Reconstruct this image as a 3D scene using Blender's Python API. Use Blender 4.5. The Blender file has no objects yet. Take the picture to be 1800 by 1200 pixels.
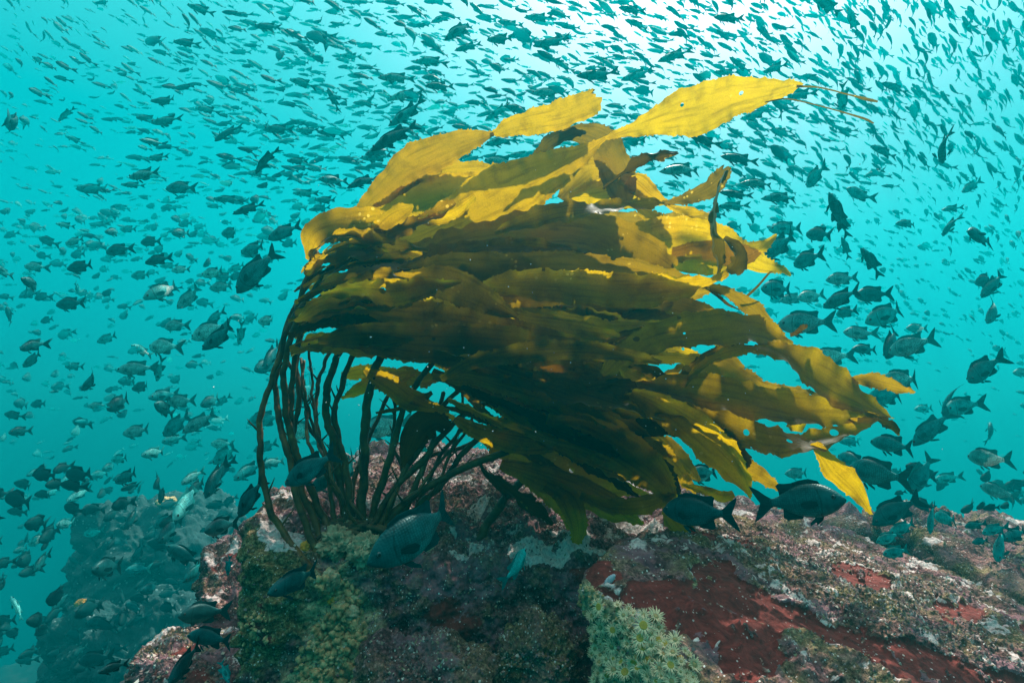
import bpy, bmesh, math, random
import numpy as np
from mathutils import Vector, Matrix
from mathutils.bvhtree import BVHTree

random.seed(11)
rng = np.random.default_rng(11)
sc = bpy.context.scene
COL = sc.collection
R = math.radians

# ------------------------------------------------------------------ camera
PITCH = R(8.0)
CAM = np.array((0.0, 0.0, 1.0))
cam_data = bpy.data.cameras.new("camera")
cam_data.sensor_width = 36.0
cam_data.lens = 18.0
cam_data.clip_start = 0.02
cam_data.clip_end = 200.0
cam = bpy.data.objects.new("camera", cam_data)
cam.location = CAM
cam.rotation_euler = (R(90) + PITCH, 0, 0)
COL.objects.link(cam)
sc.camera = cam

# ------------------------------------------------------------------ light
SUN_EL, SUN_AZ = R(57.0), R(28.0)          # azimuth measured from +Y towards +X
SUN_DIR = np.array((math.cos(SUN_EL) * math.sin(SUN_AZ), math.cos(SUN_EL) * math.cos(SUN_AZ), math.sin(SUN_EL)))
sun_data = bpy.data.lights.new("sun", 'SUN')
sun_data.energy = 5.0
sun_data.angle = R(0.6)
sun_data.color = (1.0, 0.91, 0.78)
sun = bpy.data.objects.new("sun", sun_data)
sun.rotation_euler = Vector(-SUN_DIR).to_track_quat('-Z', 'Y').to_euler()
COL.objects.link(sun)

sc.view_settings.view_transform = 'Standard'
sc.view_settings.look = 'None'
sc.view_settings.gamma = 1.0
sc.view_settings.exposure = 0.8
sc.view_settings.use_curve_mapping = False


class NT:
    """small helper round a node tree"""
    def __init__(self, tree):
        self.t = tree
        self.n = tree.nodes
        self.l = tree.links

    def add(self, kind, **kw):
        nd = self.n.new(kind)
        for k, v in kw.items():
            if k.startswith('i_'):
                key = k[2:]
                key = int(key) if key.isdigit() else key.replace('_', ' ')
                sock = nd.inputs[key]
                if hasattr(v, 'links') or isinstance(v, bpy.types.NodeSocket):
                    self.l.new(v, sock)
                else:
                    sock.default_value = v
            else:
                setattr(nd, k, v)
        return nd

    def link(self, a, b):
        self.l.new(a, b)

    def math(self, op, a, b=None, clamp=False):
        nd = self.n.new('ShaderNodeMath')
        nd.operation = op
        nd.use_clamp = clamp
        for i, v in enumerate((a, b)):
            if v is None:
                continue
            if isinstance(v, bpy.types.NodeSocket):
                self.l.new(v, nd.inputs[i])
            else:
                nd.inputs[i].default_value = v
        return nd.outputs[0]

    def ramp(self, fac, stops, interp='LINEAR'):
        nd = self.n.new('ShaderNodeValToRGB')
        nd.color_ramp.interpolation = interp
        el = nd.color_ramp.elements
        while len(el) > 1:
            el.remove(el[-1])
        el[0].position = stops[0][0]
        el[0].color = (*stops[0][1], 1) if len(stops[0][1]) == 3 else stops[0][1]
        for p, c in stops[1:]:
            e = el.new(p)
            e.color = (*c, 1) if len(c) == 3 else c
        self.l.new(fac, nd.inputs[0])
        return nd.outputs[0]

    def mix(self, fac, a, b, blend='MIX'):
        nd = self.n.new('ShaderNodeMix')
        nd.data_type = 'RGBA'
        nd.blend_type = blend
        nd.clamp_factor = True
        for sock, v in ((nd.inputs[0], fac), (nd.inputs[6], a), (nd.inputs[7], b)):
            if isinstance(v, bpy.types.NodeSocket):
                self.l.new(v, sock)
            elif isinstance(v, (int, float)):
                sock.default_value = v
            else:
                sock.default_value = (*v, 1)
        return nd.outputs[2]


# world: daylight sky filtered by the water - bright white window overhead round the sun,
# turquoise to the sides, dark teal downwards, the same all the way round
world = bpy.data.worlds.new("World")
sc.world = world
world.use_nodes = True
w = NT(world.node_tree)
w.n.clear()
out = w.add('ShaderNodeOutputWorld')
bg = w.add('ShaderNodeBackground', i_Strength=1.0)
w.link(bg.outputs[0], out.inputs[0])
tc = w.add('ShaderNodeTexCoord')
nrm = w.add('ShaderNodeVectorMath', operation='NORMALIZE')
w.link(tc.outputs['Generated'], nrm.inputs[0])
sep = w.add('ShaderNodeSeparateXYZ')
w.link(nrm.outputs[0], sep.inputs[0])
fz = w.math('MULTIPLY_ADD', sep.outputs['Z'], 0.5)
w.n[-1].inputs[2].default_value = 0.5
water = w.ramp(fz, [
    (0.00, (0.0005, 0.012, 0.017)),
    (0.30, (0.0005, 0.018, 0.023)),
    (0.42, (0.0005, 0.026, 0.033)),
    (0.49, (0.0005, 0.060, 0.071)),
    (0.58, (0.0005, 0.130, 0.146)),
    (0.72, (0.0005, 0.215, 0.235)),
    (0.86, (0.08, 0.38, 0.40)),
    (1.00, (1.10, 0.86, 0.82))])
dt = w.add('ShaderNodeVectorMath', operation='DOT_PRODUCT')
w.link(nrm.outputs[0], dt.inputs[0])
dt.inputs[1].default_value = tuple(SUN_DIR)
cosang = w.math('MAXIMUM', dt.outputs['Value'], 0.0)
g1 = w.math('POWER', cosang, 15.0)
glow = w.mix(1.0, (2.3, 1.15, 1.45), g1, 'MULTIPLY')
sky = w.add('ShaderNodeTexSky', sky_type='NISHITA', sun_disc=False, sun_elevation=SUN_EL, sun_rotation=SUN_AZ)
skyw = w.mix(1.0, sky.outputs[0], (0.0008, 0.009, 0.0095), 'MULTIPLY')
# the broad turquoise brightening of the water towards the sun
g2 = w.math('POWER', cosang, 2.2)
wide = w.mix(1.0, (0.0005, 0.105, 0.118), g2, 'MULTIPLY')
s0 = w.mix(1.0, water, wide, 'ADD')
s1 = w.mix(1.0, s0, glow, 'ADD')
s2 = w.mix(1.0, s1, skyw, 'ADD')
w.link(s2, bg.inputs['Color'])
world.cycles.sampling_method = 'MANUAL'
world.cycles.sample_map_resolution = 512

sc.render.engine = 'CYCLES'
sc.cycles.use_denoising = True
sc.cycles.max_bounces = 6
sc.cycles.diffuse_bounces = 2
sc.cycles.glossy_bounces = 2
sc.cycles.transmission_bounces = 3
sc.cycles.transparent_max_bounces = 8
sc.cycles.volume_bounces = 0

# ------------------------------------------------------------------ water haze
HAZE_DENS = 0.036
def build_haze():
    m = bpy.data.materials.new("water_haze")
    m.use_nodes = True
    t = NT(m.node_tree)
    t.n.clear()
    o = t.add('ShaderNodeOutputMaterial')
    v = t.add('ShaderNodeVolumePrincipled')
    v.inputs['Color'].default_value = (0.0005, 0.72, 0.78, 1)
    v.inputs['Density'].default_value = HAZE_DENS
    v.inputs['Anisotropy'].default_value = 0.35
    t.link(v.outputs[0], o.inputs['Volume'])
    bm = bmesh.new()
    bmesh.ops.create_cube(bm, size=1.0)
    for q in bm.verts:
        q.co = Vector((q.co.x * 44, q.co.y * 25 + 7.5, (q.co.z + 0.5) * 17.5 - 9.0))
    me = bpy.data.meshes.new("haze")
    bm.to_mesh(me)
    bm.free()
    me.materials.append(m)
    ob = bpy.data.objects.new("haze", me)
    ob["kind"] = "stuff"
    ob["label"] = "turquoise water haze filling the whole scene"
    COL.objects.link(ob)
build_haze()

# ------------------------------------------------------------------ helpers
F = 900.0
cp, sp = math.cos(PITCH), math.sin(PITCH)
RIGHT = np.array((1.0, 0, 0))
FWD = np.array((0, cp, sp))
UP = np.array((0, -sp, cp))


def P(px, py, d):
    """the place in the water seen along photo pixel (px, py), d metres ahead of the camera"""
    return CAM + d * (FWD + RIGHT * (px - 900) / F + UP * (600 - py) / F)


def proj(p):
    q = np.asarray(p) - CAM
    d = q @ FWD
    return 900 + F * (q @ RIGHT) / d, 600 - F * (q @ UP) / d, d


def mesh_from(name, V, Fc, mat=None, smooth=True):
    me = bpy.data.meshes.new(name)
    me.from_pydata([tuple(v) for v in V], [], [tuple(f) for f in Fc])
    if mat is not None:
        me.materials.append(mat)
    if smooth:
        me.polygons.foreach_set('use_smooth', np.ones(len(me.polygons), dtype=bool))
    me.update()
    return me


def mesh_np(name, V, Q, mat=None, smooth=True):
    """V (n,3) float, Q (m,k) int - fast"""
    V = np.asarray(V, dtype=np.float32)
    Q = np.asarray(Q, dtype=np.int32)
    me = bpy.data.meshes.new(name)
    k = Q.shape[1]
    me.vertices.add(len(V))
    me.vertices.foreach_set('co', V.ravel())
    me.loops.add(Q.size)
    me.loops.foreach_set('vertex_index', Q.ravel())
    me.polygons.add(len(Q))
    me.polygons.foreach_set('loop_start', np.arange(0, Q.size, k, dtype=np.int32))
    me.update(calc_edges=True)
    me.polygons.foreach_set('use_smooth', np.full(len(Q), smooth))
    if mat is not None:
        me.materials.append(mat)
    me.validate()
    return me


def fattr(me, name, vals):
    a = me.attributes.new(name, 'FLOAT', 'POINT')
    a.data.foreach_set('value', np.asarray(vals, dtype=np.float32))


def link(name, me, parent=None, label=None, cat=None, group=None, kind=None, loc=None):
    o = bpy.data.objects.new(name, me)
    COL.objects.link(o)
    if parent is not None:
        o.parent = parent
    if label:
        o["label"] = label
    if cat:
        o["category"] = cat
    if group:
        o["group"] = group
    if kind:
        o["kind"] = kind
    if loc is not None:
        o.location = loc
    return o


# ------------------------------------------------------------------ numpy gradient noise
_perm = np.random.default_rng(5).permutation(256)
_perm = np.concatenate([_perm, _perm, _perm])
_grad = np.random.default_rng(6).normal(size=(256, 3))
_grad /= np.linalg.norm(_grad, axis=1)[:, None]


def pnoise(p):
    p = np.asarray(p, dtype=np.float64)
    i = np.floor(p).astype(np.int64)
    f = p - i
    u = f * f * f * (f * (f * 6 - 15) + 10)
    i &= 255
    res = 0.0
    for dx in (0, 1):
        for dy in (0, 1):
            for dz in (0, 1):
                h = _perm[_perm[_perm[(i[:, 0] + dx) & 255] + ((i[:, 1] + dy) & 255)] + ((i[:, 2] + dz) & 255)]
                g = _grad[h]
                dd = (f - np.array((dx, dy, dz)))
                wgt = (u[:, 0] if dx else 1 - u[:, 0]) * (u[:, 1] if dy else 1 - u[:, 1]) * (u[:, 2] if dz else 1 - u[:, 2])
                res = res + wgt * (g * dd).sum(1)
    return res * 1.5


def fbm(p, octaves=4, gain=0.5, lac=2.03):
    a, s = 1.0, 0.0
    q = np.asarray(p, dtype=np.float64)
    for k in range(octaves):
        s = s + a * pnoise(q + 17.3 * k)
        q = q * lac
        a *= gain
    return s


def in_poly(x, y, poly):
    poly = np.asarray(poly, dtype=float)
    c = np.zeros(len(x), dtype=bool)
    j = len(poly) - 1
    for i in range(len(poly)):
        xi, yi = poly[i]
        xj, yj = poly[j]
        cond = ((yi > y) != (yj > y)) & (x < (xj - xi) * (y - yi) / (yj - yi + 1e-12) + xi)
        c ^= cond
        j = i
    return c

# ------------------------------------------------------------------ rock material
def rock_material():
    m = bpy.data.materials.new("encrusted_rock")
    m.use_nodes = True
    t = NT(m.node_tree)
    t.n.clear()
    o = t.add('ShaderNodeOutputMaterial')
    b = t.add('ShaderNodeBsdfPrincipled')
    t.link(b.outputs[0], o.inputs[0])
    b.inputs['Roughness'].default_value = 0.85
    b.inputs['Specular IOR Level'].default_value = 0.25
    tc = t.add('ShaderNodeTexCoord')
    co = tc.outputs['Object']

    def noise(scale, detail=4.0, rough=0.6, dist=0.0):
        n = t.add('ShaderNodeTexNoise', i_Scale=scale, i_Detail=detail, i_Roughness=rough, i_Distortion=dist)
        t.link(co, n.inputs['Vector'])
        return n.outputs['Fac']

    def vor(scale, rnd=1.0):
        n = t.add('ShaderNodeTexVoronoi', i_Scale=scale, i_Randomness=rnd)
        t.link(co, n.inputs['Vector'])
        return n

    a_red = t.add('ShaderNodeAttribute', attribute_name='red').outputs['Fac']
    a_pale = t.add('ShaderNodeAttribute', attribute_name='pale').outputs['Fac']
    a_olive = t.add('ShaderNodeAttribute', attribute_name='olive').outputs['Fac']
    a_green = t.add('ShaderNodeAttribute', attribute_name='green').outputs['Fac']
    big = noise(5.0, 5.0, 0.6)
    mid = noise(24.0, 6.0, 0.7)
    fine = noise(130.0, 4.0, 0.75)
    speck = vor(190.0)
    speck2 = vor(85.0)
    # coralline crust: mauve, grey and buff patches
    crust = t.ramp(mid, [(0.30, (0.046, 0.019, 0.020)), (0.43, (0.180, 0.086, 0.090)), (0.54, (0.34, 0.180, 0.185)),
                         (0.64, (0.44, 0.275, 0.250)), (0.78, (0.56, 0.42, 0.35))])
    tint = t.ramp(big, [(0.35, (0.80, 0.68, 0.80)), (0.5, (1.0, 0.92, 0.88)), (0.66, (0.92, 0.95, 0.72))])
    crust = t.mix(1.0, crust, tint, 'MULTIPLY')
    grain = t.ramp(fine, [(0.34, (0.22, 0.20, 0.20)), (0.5, (0.85, 0.85, 0.85)), (0.66, (1.5, 1.45, 1.4))])
    crust = t.mix(1.0, crust, grain, 'MULTIPLY')
    # dark pits between the knobs
    pit = t.ramp(speck2.outputs['Distance'], [(0.25, (1, 1, 1)), (0.62, (0.25, 0.22, 0.22))])
    crust = t.mix(0.75, crust, pit, 'MULTIPLY')
    sheet = t.ramp(noise(9.0, 5.0, 0.6, 0.4), [(0.50, (0, 0, 0)), (0.56, (1, 1, 1))])
    mauve = t.ramp(mid, [(0.32, (0.125, 0.058, 0.075)), (0.55, (0.27, 0.135, 0.165)), (0.75, (0.38, 0.24, 0.26))])
    crust = t.mix(t.math('MULTIPLY', sheet, 0.8), crust, mauve)
    # olive turf
    olive = t.ramp(fine, [(0.35, (0.036, 0.030, 0.010)), (0.52, (0.17, 0.135, 0.050)), (0.68, (0.48, 0.40, 0.20))])
    crust = t.mix(a_olive, crust, olive)
    # pale green sponge crust
    green = t.ramp(fine, [(0.32, (0.15, 0.11, 0.05)), (0.5, (0.48, 0.40, 0.22)), (0.68, (0.74, 0.63, 0.38))])
    crust = t.mix(a_green, crust, green)
    # white barnacle specks, each cell drawn or not
    cell = t.add('ShaderNodeSeparateColor')
    t.link(speck.outputs['Color'], cell.inputs[0])
    clump = t.ramp(noise(20.0, 5.0), [(0.44, (0.992, 0.992, 0.992)), (0.64, (0.76, 0.76, 0.76))])
    on = t.math('GREATER_THAN', cell.outputs[0], clump)
    near = t.math('LESS_THAN', speck.outputs['Distance'], t.math('MULTIPLY_ADD', cell.outputs[2], 0.30))
    t.n[-2].inputs[2].default_value = 0.16 if t.n[-2].type == 'MATH' else 0
    dots = t.math('MULTIPLY', on, near)
    whitec = t.mix(cell.outputs[1], (0.62, 0.58, 0.50), (0.80, 0.80, 0.78))
    # smooth red algae film
    redn = t.ramp(noise(26.0, 8.0, 0.72, 1.2), [(0.3, (0.042, 0.007, 0.007)), (0.5, (0.135, 0.020, 0.016)), (0.72, (0.25, 0.045, 0.036))])
    redmask = t.math('SUBTRACT', a_red, t.math('MULTIPLY', t.math('SUBTRACT', fine, 0.5), 0.9))
    redf = t.ramp(redmask, [(0.42, (0, 0, 0)), (0.52, (1, 1, 1))])
    c = t.mix(redf, crust, redn)
    dotamt = t.math('MULTIPLY', dots, t.math('SUBTRACT', 1.0, t.math('MULTIPLY', redf, 0.55)))
    c = t.mix(dotamt, c, whitec)
    # pale rims
    palen = t.ramp(fine, [(0.3, (0.34, 0.25, 0.26)), (0.52, (0.66, 0.55, 0.52)), (0.7, (0.84, 0.78, 0.72))])
    pm = t.math('SUBTRACT', a_pale, t.math('MULTIPLY', t.math('SUBTRACT', mid, 0.5), 1.2))
    pf = t.ramp(pm, [(0.48, (0, 0, 0)), (0.6, (1, 1, 1))])
    c = t.mix(pf, c, palen)
    t.link(c, b.inputs['Base Color'])
    # fine relief
    h = t.math('ADD', t.math('MULTIPLY', fine, 0.6), t.math('MULTIPLY', mid, 0.6))
    h = t.math('SUBTRACT', h, t.math('MULTIPLY', speck2.outputs['Distance'], 0.5))
    h = t.math('ADD', h, t.math('MULTIPLY', dots, 0.35))
    st = t.math('SUBTRACT', 0.95, t.math('MULTIPLY', redf, 0.55))
    bp = t.add('ShaderNodeBump')
    bp.inputs['Distance'].default_value = 0.012
    t.link(h, bp.inputs['Height'])
    t.link(st, bp.inputs['Strength'])
    t.link(bp.outputs[0], b.inputs['Normal'])
    return m


ROCK = rock_material()


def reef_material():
    m = bpy.data.materials.new("haze_tinted_reef")
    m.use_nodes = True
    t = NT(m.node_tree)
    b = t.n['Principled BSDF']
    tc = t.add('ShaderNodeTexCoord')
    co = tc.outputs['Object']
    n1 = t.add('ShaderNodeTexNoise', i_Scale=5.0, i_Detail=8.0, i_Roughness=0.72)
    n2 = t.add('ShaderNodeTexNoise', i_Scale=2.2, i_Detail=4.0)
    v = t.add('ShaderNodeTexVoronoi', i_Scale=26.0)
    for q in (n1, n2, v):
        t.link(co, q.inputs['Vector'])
    c = t.ramp(n1.outputs['Fac'], [(0.34, (0.004, 0.034, 0.038)), (0.52, (0.007, 0.058, 0.062)), (0.66, (0.014, 0.090, 0.092)), (0.80, (0.05, 0.15, 0.15))])  # teal of the water haze is put into the reef's colour
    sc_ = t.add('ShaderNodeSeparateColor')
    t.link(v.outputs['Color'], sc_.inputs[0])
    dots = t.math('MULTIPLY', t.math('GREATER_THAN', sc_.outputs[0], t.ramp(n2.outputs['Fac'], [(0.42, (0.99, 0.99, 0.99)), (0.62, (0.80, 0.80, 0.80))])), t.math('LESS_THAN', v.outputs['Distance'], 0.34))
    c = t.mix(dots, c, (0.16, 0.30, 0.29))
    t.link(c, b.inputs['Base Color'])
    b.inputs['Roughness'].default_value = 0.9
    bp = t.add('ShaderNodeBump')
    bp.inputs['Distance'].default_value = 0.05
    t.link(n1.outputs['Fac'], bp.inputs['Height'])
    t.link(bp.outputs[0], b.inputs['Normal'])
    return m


REEF = reef_material()


def cube_sphere(n):
    """directions and quads of a cube split n x n per face"""
    V, Q = [], []
    g = np.tan(np.linspace(-1, 1, n + 1) * math.pi / 4)
    u, v = np.meshgrid(g, g, indexing='ij')
    one = np.ones_like(u)
    base = 0
    idx = np.arange((n + 1) ** 2).reshape(n + 1, n + 1)
    q = np.stack([idx[:-1, :-1], idx[1:, :-1], idx[1:, 1:], idx[:-1, 1:]], -1).reshape(-1, 4)
    for X, Y, Z in ((one, u, v), (-one, -u, v), (-u, one, v), (u, -one, v), (u, v, one), (u, -v, -one)):
        V.append(np.stack([X, Y, Z], -1).reshape(-1, 3))
        Q.append(q + base)
        base += (n + 1) ** 2
    V = np.concatenate(V)
    Q = np.concatenate(Q)
    key = np.round(V * 1e5).astype(np.int64)
    _, first, inv = np.unique(key, axis=0, return_index=True, return_inverse=True)
    V = V[first]
    Q = inv.reshape(-1)[Q]
    V /= np.linalg.norm(V, axis=1)[:, None]
    return V, Q


def hull_planes(pts):
    bm = bmesh.new()
    for p in pts:
        bm.verts.new(p)
    bmesh.ops.convex_hull(bm, input=bm.verts)
    pl = []
    for f in bm.faces:
        f.normal_update()
        n = np.array(f.normal)
        pl.append((*n, float(n @ np.array(f.verts[0].co))))
    c = np.mean([np.array(v.co) for v in bm.verts if v.link_faces], axis=0)
    bm.free()
    pl = np.array(pl)
    # orient outward and merge near-equal planes
    s = np.sign(pl[:, 3] - pl[:, :3] @ c)
    pl *= s[:, None]
    keep = []
    for p in pl:
        if not any(np.dot(p[:3], k[:3]) > 0.9995 and abs(p[3] - k[3]) < 0.004 for k in keep):
            keep.append(p)
    return np.array(keep), c


ROCKS = []


def rock(name, label, pts, n, seed, k=16, lump=0.05, mid=0.018, crust=0.006, fr=1.0, cat="rock", kind=None, masks=None, stretch=None, centre=None, mat=None):
    pl, c = hull_planes(pts)
    if centre is not None:
        c = np.array(centre)
    D, Q = cube_sphere(n)
    if stretch is not None:
        D = D * np.array(stretch)
        D /= np.linalg.norm(D, axis=1)[:, None]
    h = pl[:, 3] - pl[:, :3] @ c
    h = np.maximum(h, 0.01)
    r = np.zeros(len(D))
    for a in range(0, len(D), 40000):
        q = np.maximum(D[a:a + 40000] @ pl[:, :3].T, 0) / h
        r[a:a + 40000] = 1 / ((q ** k).sum(1) ** (1.0 / k))
    V = c + D * r[:, None]
    off = np.array((seed * 3.1, seed * 1.7, seed * 0.9))
    big = fbm(V * 4.0 * fr + off, 4)
    med = fbm(V * 15.0 * fr + off, 4, 0.55)
    fin = fbm(V * 70.0 + off, 3, 0.6)
    rid = 1 - np.abs(fbm(V * 9.0 * fr + off + 9, 3)) * 2
    me0 = mesh_np("tmp", V, Q)
    N = np.zeros(len(V) * 3, dtype=np.float32)
    me0.vertices.foreach_get('normal', N)
    N = N.reshape(-1, 3).astype(float)
    bpy.data.meshes.remove(me0)
    if (N * D).sum() < 0:
        N = -N
        Q = Q[:, ::-1]
    att = {'red': np.zeros(len(V)), 'pale': np.zeros(len(V)), 'olive': np.zeros(len(V)), 'green': np.zeros(len(V))}
    if masks is not None:
        masks(V, N, att, big, med, fin)
    soft = 1 - 0.75 * np.clip(att['red'], 0, 1)
    disp = lump * big + mid * med * soft + crust * fin * soft + 0.35 * mid * np.minimum(rid, 0.3) + 0.007 * np.clip(att['pale'], 0, 1) - 0.008 * np.clip(att['red'], 0, 1)
    V = V + N * disp[:, None]
    me = mesh_np(name, V, Q, mat or ROCK)
    for a, v in att.items():
        fattr(me, a, v)
    o = link(name, me, label=label, cat=cat, kind=kind)
    ROCKS.append((o, V, Q, N, att))
    return o


def smooth_poly(V, poly, rough=14, seed=3.0, feather=16):
    """soft-edged, ragged region of the rock: 1 inside"""
    d = V - CAM
    z = np.maximum(d @ FWD, 0.05)
    x = 900 + F * (d @ RIGHT) / z
    y = 600 - F * (d @ UP) / z
    wob = fbm(V * 14 + seed, 4, 0.6)
    wob2 = fbm(V * 14 + seed + 40, 4, 0.6)
    acc = np.zeros(len(V))
    for ox, oy in ((0, 0), (feather, 0), (-feather, 0), (0, feather * .6), (0, -feather * .6)):
        acc += in_poly(x + ox + wob * rough, y + oy + wob2 * rough, poly)
    return acc / 5


# ------------------------------------------------------------------ boulder that carries the kelp
def masks_main(V, N, att, big, med, fin):
    g = smooth_poly(V, [(545, 1010), (600, 985), (650, 1030), (640, 1080), (655, 1120), (645, 1200), (630, 1260), (510, 1260), (515, 1180), (545, 1110)], 30, 2.0, 22)
    att['green'][:] = np.clip(g * 1.1 * (0.55 + 0.9 * np.clip(med + 0.5, 0, 1)), 0, 1) * (N[:, 1] < 0.5)
    o = smooth_poly(V, [(395, 960), (470, 930), (560, 960), (560, 1080), (480, 1160), (420, 1180), (395, 1100)], 30, 5.0, 20)
    att['olive'][:] = np.clip(o * 0.95 + 0.35 * (med > 0.25), 0, 1)
    att['red'][:] = 0.62 * np.clip((big - 0.12) * 3, 0, 1) * (N[:, 2] < 0.75)
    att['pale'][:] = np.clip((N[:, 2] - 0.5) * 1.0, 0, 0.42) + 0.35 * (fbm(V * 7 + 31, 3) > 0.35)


rock("boulder", "big dark boulder under the kelp, its stalks rooted on the front edge",
     [P(412, 925, 1.30), P(425, 990, 1.20), P(620, 985, 1.24), P(1030, 1000, 1.34), P(480, 838, 1.75), P(600, 790, 2.1), P(700, 765, 2.35), P(860, 795, 2.4), P(1100, 845, 2.35), P(1400, 893, 2.3),
      P(1440, 950, 1.75), P(395, 1420, 1.25), P(620, 1460, 1.16), P(1060, 1500, 1.15), P(640, 1200, 2.7), P(1440, 1200, 2.5), P(460, 1300, 1.75)],
     230, 1.0, k=26, lump=0.040, mid=0.028, crust=0.007, masks=masks_main)


# ------------------------------------------------------------------ slab with red algae
RED_POLY = [(1018, 1000), (1040, 985), (1075, 990), (1090, 1015), (1062, 1032), (1090, 1055), (1105, 1025), (1160, 1020), (1200, 1035), (1230, 1030), (1205, 1010), (1260, 985), (1290, 995), (1300, 1020),
            (1340, 1040), (1370, 1060), (1440, 1075), (1450, 1095), (1520, 1110), (1520, 1130), (1430, 1105), (1400, 1090), (1370, 1120), (1390, 1150), (1330, 1195), (1310, 1200),
            (1270, 1170), (1265, 1125), (1225, 1120), (1195, 1110), (1165, 1090), (1130, 1075), (1105, 1075), (1060, 1040), (1020, 1025)]
RED2 = [(1430, 1085), (1560, 1128), (1620, 1142), (1720, 1180), (1840, 1195), (1840, 1270), (1640, 1250), (1585, 1195), (1520, 1160), (1450, 1112)]
RED3 = [(1450, 980), (1500, 992), (1545, 1008), (1590, 1030), (1545, 1042), (1490, 1025)]
RED4 = [(1640, 1050), (1730, 1068), (1740, 1095), (1655, 1085)]
RED5 = [(1205, 935), (1270, 940), (1330, 955), (1330, 968), (1270, 962), (1215, 955)]
RED6 = [(1765, 1085), (1800, 1100), (1830, 1130), (1800, 1120)]
FACE_POLY = [(1000, 1005), (1060, 1030), (1110, 1080), (1165, 1095), (1200, 1125), (1235, 1200), (1260, 1300), (1000, 1320)]


def masks_slab(V, N, att, big, med, fin):
    r = np.zeros(len(V))
    for i, q in enumerate((RED_POLY, RED2, RED3, RED4, RED5, RED6)):
        r = np.maximum(r, smooth_poly(V, q, 12, 4.0 + i, 3))
    up = np.clip((N[:, 2] - 0.15) * 4, 0, 1)
    isl = np.clip((fbm(V * 34 + 5, 4, 0.6) - 0.34) * 3.2, 0, 1)
    att['red'][:] = 1.25 * r * up * (1 - 0.75 * isl) + 0.25 * np.clip(fbm(V * 6 + 3, 4) - 0.05, 0, 1)
    f = smooth_poly(V, FACE_POLY, 8, 8.0, 8)
    att['green'][:] = np.clip(f, 0, 1) * (N[:, 2] < 0.75) * 0.9
    att['pale'][:] = np.clip(0.18 + 0.75 * fbm(V * 16 + 7, 4, 0.65), 0, 0.8) * up * (1 - r)
    rim = np.clip(r * (1 - r) * 4, 0, 1)
    att['pale'][:] = np.maximum(att['pale'], rim * np.clip(0.45 + fbm(V * 20 + 77, 3), 0, 1) * 0.85)
    att['olive'][:] = np.clip(0.2 + 1.1 * fbm(V * 9 + 50, 4, 0.6), 0, 0.85)


rock("slab", "large tilted slab with dark red algae and white anemones on its end face",
     [P(1018, 985, 1.05), P(1120, 945, 1.30), P(1330, 902, 1.75), P(1480, 925, 1.85), P(1590, 970, 1.62), P(1700, 1035, 1.35), P(1850, 1110, 1.15), P(2300, 1300, 1.0),
      P(1100, 1062, 0.95), P(1225, 1160, 0.84), P(1400, 1420, 0.66), P(1900, 1800, 0.62),
      P(1022, 1220, 1.04), P(1030, 1500, 1.02), P(1240, 1700, 0.84), P(1500, 1100, 2.0), P(2300, 1700, 1.1), P(1300, 1100, 1.9)],
     250, 2.0, k=34, lump=0.020, mid=0.014, crust=0.0065, masks=masks_slab)


def masks_plain(V, N, att, big, med, fin):
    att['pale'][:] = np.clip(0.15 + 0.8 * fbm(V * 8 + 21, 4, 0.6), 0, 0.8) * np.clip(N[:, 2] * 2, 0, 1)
    att['red'][:] = np.clip(0.05 + 0.9 * fbm(V * 5 + 11, 4, 0.6), 0, 0.62) * np.clip(N[:, 2] + 0.4, 0, 1)
    att['olive'][:] = np.clip(0.1 + fbm(V * 6 + 61, 4, 0.6), 0, 0.9)


def masks_mound(V, N, att, big, med, fin):
    att['pale'][:] = 0.30 * np.clip(fbm(V * 9 + 2, 4), 0, 1)
    att['olive'][:] = np.clip(fbm(V * 7 + 12, 3) - 0.1, 0, 0.5)


def masks_mound2(V, N, att, big, med, fin):
    att['olive'][:] = np.clip(0.55 + 0.6 * fbm(V * 8 + 12, 3), 0, 0.95)
    att['red'][:] = 0.5 * np.clip(fbm(V * 6 + 19, 3), 0, 1)


rock("boulder", "angular boulder with a dark cracked face behind the red slab's far end",
     [P(1600, 925, 2.05), P(1612, 1000, 1.95), P(1735, 1045, 1.62), P(1660, 918, 2.5), P(1760, 925, 2.6), P(1950, 960, 2.5), P(1950, 1070, 1.6), P(1800, 1055, 1.55),
      P(1640, 1130, 2.0), P(1740, 1190, 1.66), P(1950, 1250, 1.66), P(1800, 1150, 2.7)],
     110, 3.0, k=22, lump=0.025, mid=0.02, crust=0.006, masks=masks_plain)
rock("boulder", "low mauve rounded rock bulging from the dark boulder's lower front",
     [P(632, 1150, 1.10), P(660, 1118, 1.16), P(735, 1098, 1.18), P(815, 1112, 1.18), P(868, 1160, 1.10), P(640, 1240, 1.04), P(740, 1180, 1.06), P(860, 1250, 1.04), P(650, 1400, 1.06), P(850, 1400, 1.06), P(660, 1200, 1.35), P(850, 1200, 1.35)],
     110, 11.0, k=9, lump=0.03, mid=0.02, crust=0.006, masks=masks_mound)
rock("boulder", "dark olive speckled mound beside the slab's anemone end",
     [P(845, 1118, 1.14), P(880, 1078, 1.20), P(950, 1058, 1.22), P(1010, 1080, 1.22), P(850, 1230, 1.08), P(940, 1130, 1.10), P(1015, 1200, 1.10), P(860, 1400, 1.08), P(1015, 1400, 1.10), P(880, 1200, 1.4), P(1010, 1200, 1.4)],
     100, 12.0, k=9, lump=0.035, mid=0.025, crust=0.007, masks=masks_mound2)
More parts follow.
